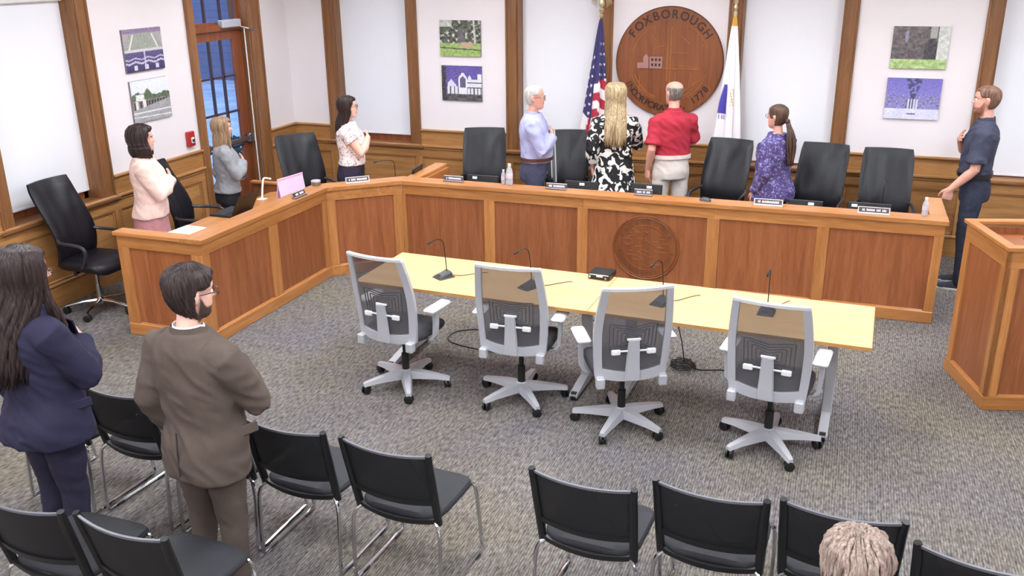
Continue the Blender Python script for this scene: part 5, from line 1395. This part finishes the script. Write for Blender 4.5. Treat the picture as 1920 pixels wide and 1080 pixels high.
def bottle(x, y, z, s, label):
    t = thing('water_bottle', label, 'bottle', (x, y, z), 0, 'plastic water bottles on the dais')
    smooth_angle(MB().lathe([(.028*s, 0), (.032*s, .006), (.032*s, .05*s), (.030*s, .055*s), (.032*s, .06*s), (.032*s, .125*s), (.026*s, .15*s), (.013*s, .175*s), (.013*s, .185*s)], 18).build('bottle_body', M_pet, t))
    smooth_angle(MB().lathe([(.0325*s, .062*s), (.0328*s, .064*s), (.0328*s, .112*s), (.0325*s, .114*s)], 18, cap=False).build('paper_label', M_plab, t)); smooth_angle(MB().lathe([(.0145*s, .180*s), (.015*s, .182*s), (.015*s, .2*s), (.013*s, .203*s)], 14).build('cap', M_white, t))
M_pet = mesh_fabric('clear_plastic', (224, 226, 232), .45); M_plab = plain('bottle_label', (206, 200, 214), .5)
bottle(-3.03, 8.32, HD, 1.05, 'taller clear water bottle on the dais by the blue shirt man')
bottle(-3.10, 8.34, HD, .72, 'smaller clear water bottle on the dais by the blue shirt man')
bottle(.725, 8.305, HD, .80, 'clear water bottle at the right end of the dais')
ms = thing('computer_mouse', 'dark grey computer mouse on the dais left of the empty chair', 'mouse', (-1.116, 8.27, HD), radians(70))
smooth_angle(MB().loft([[(w*cos(2*pi*k/16), y, max(0, h*sin(2*pi*k/16))) for k in range(16)] for y, w, h in ((-.055, .012, .012), (-.045, .026, .026), (-.01, .032, .036), (.03, .03, .032), (.052, .016, .018))]).build('shell', plain('mouse_grey', (70, 70, 74), .4), ms)); MB().box(-.004, .004, .012, .03, .030, .037, b=.002).build('wheel', M_black, ms)
tn = thing('metal_tin', 'small round metal tin on the dais near the pink folder', 'tin', (-4.86, 7.745, HD)); smooth_angle(MB().lathe([(.044, 0), (.045, .003), (.045, .04), (.043, .042)], 22).build('tin_body', M_steel, tn)); smooth_angle(MB().lathe([(.047, .036), (.047, .048), (.044, .05)], 22).build('lid', M_silver, tn))
def sheet(label, pts, z, cat='paper'):
    o = MB().prism(pts, z, z+.0015).build('paper_sheet', M_paper); tag(o, label, cat, 'loose papers on the dais desk'); return o
sheet('large white paper on the desk in front of the woman in pink', [(-5.53, 6.33), (-5.25, 6.30), (-5.24, 6.57), (-5.52, 6.585)], .76)
sheet('smaller white paper at the near edge of the larger sheet', [(-5.36, 6.12), (-5.16, 6.13), (-5.17, 6.28), (-5.36, 6.27)], .76)
tag(MB().tube([(-5.46, 6.29, .766), (-5.30, 6.245, .766), (-5.285, 6.24, .766)], [.005, .005, .002], 8).build('pen', M_black), 'black pen lying by the white papers', 'pen')
pl = thing('laptop', 'open black laptop on the desk in front of the woman in grey', 'laptop', (-5.30, 7.08, .76), radians(90))
MB().box(-.17, .17, -.02, .22, 0, .016, b=.004).build('base', M_black, pl); MB().box(-.15, .15, .07, .20, .016, .018).build('keyboard', plain('keys', (40, 40, 44), .6), pl)
Tl = Matrix.Translation((0, -.02, .014)) @ Matrix.Rotation(radians(28), 4, 'X')
MB(Tl).box(-.17, .17, -.008, 0, 0, .22, b=.003).build('screen', M_black, pl); MB(Tl).box(-.155, .155, 0, .001, .012, .208).build('display', emit('laptop_display', (150, 190, 235), .9), pl)
fo = thing('pink_folder', 'pale pink folder standing upright on the dais desk', 'folder', (-5.19, 7.80, .76), radians(82))
M_pk = plain('pale_pink_card', (236, 196, 238), .7, var=.02)
for s, nm in ((-1, 'front_cover'), (1, 'rear_cover')):
    MB(Matrix.Rotation(radians(s*9), 4, 'X')).box(-.19, .19, s*.03-.002, s*.03+.002, 0 if s > 0 else .0, .215, b=.001).build(nm, M_pk, fo)
pp = sheet('white papers lying at the foot of the pink folder', [(-5.10, 7.40), (-4.98, 7.42), (-4.96, 7.70), (-5.08, 7.72)], .76)
wsd = thing('bent_tube_stand', 'white bent tube stand on the desk behind the grey blazer woman', 'stand', (-5.42, 7.62, .76))
smooth_angle(MB().tube(catmull([(0, 0, .0), (0, .02, .10), (.0, .05, .19), (.02, .06, .205), (.09, .05, .205)], 5), .010, 8).build('tube', M_white, wsd)); MB().box(-.04, .04, -.04, .04, 0, .008, b=.003).build('foot', M_white, wsd)
table_mic(-4.40, 8.50, .76, -66, 'gooseneck microphone on the dais beside the woman in the floral blouse', .24, .15)
table_mic(.40, 8.72, .76, 175, 'gooseneck microphone in front of the wrinkled leather chair', .30, .05)
ph = thing('black_case', 'black slim case with white tags leaning on the dais return', 'case', (-4.215, 8.62, .76), radians(96))
Tp = Matrix.Rotation(radians(14), 4, 'X'); MB(Tp).box(-.15, .15, -.012, .012, 0, .215, b=.01).build('case_body', M_black, ph)
for x in (-.10, .06): MB(Tp).box(x, x+.035, .012, .0135, .17, .205).build('tag', M_paper, ph)
ld = MB().box(-5.86, -5.50, 8.10, 8.13, 0, .79).build('side_board', WD['x'], dais); MB().box(-5.88, -5.48, 8.08, 8.15, .79, .815, b=.003).build('side_cap', WR['x'], dais)
st = thing('striped_strap', 'grey striped strap hanging over the black chair beside the blue shirt man', 'strap', (-2.80, 9.55, 0), radians(-70-90))
for k in range(3):
    x = .13+.022*k; pts = [(x, -.375, 1.06), (x, -.372, 1.203), (x, -.335, 1.210), (x, -.305, 1.19), (x-.005, -.235, 1.0), (x-.01, -.165, .80), (x-.014, -.14, .66)]
    MB().tube(catmull(pts, 4), .0085, 6, .35, up=(0, 1, .2)).build('strap_band', plain('strap_grey', (186, 186, 186), .7) if k != 1 else plain('strap_dark', (110, 112, 114), .7), st)
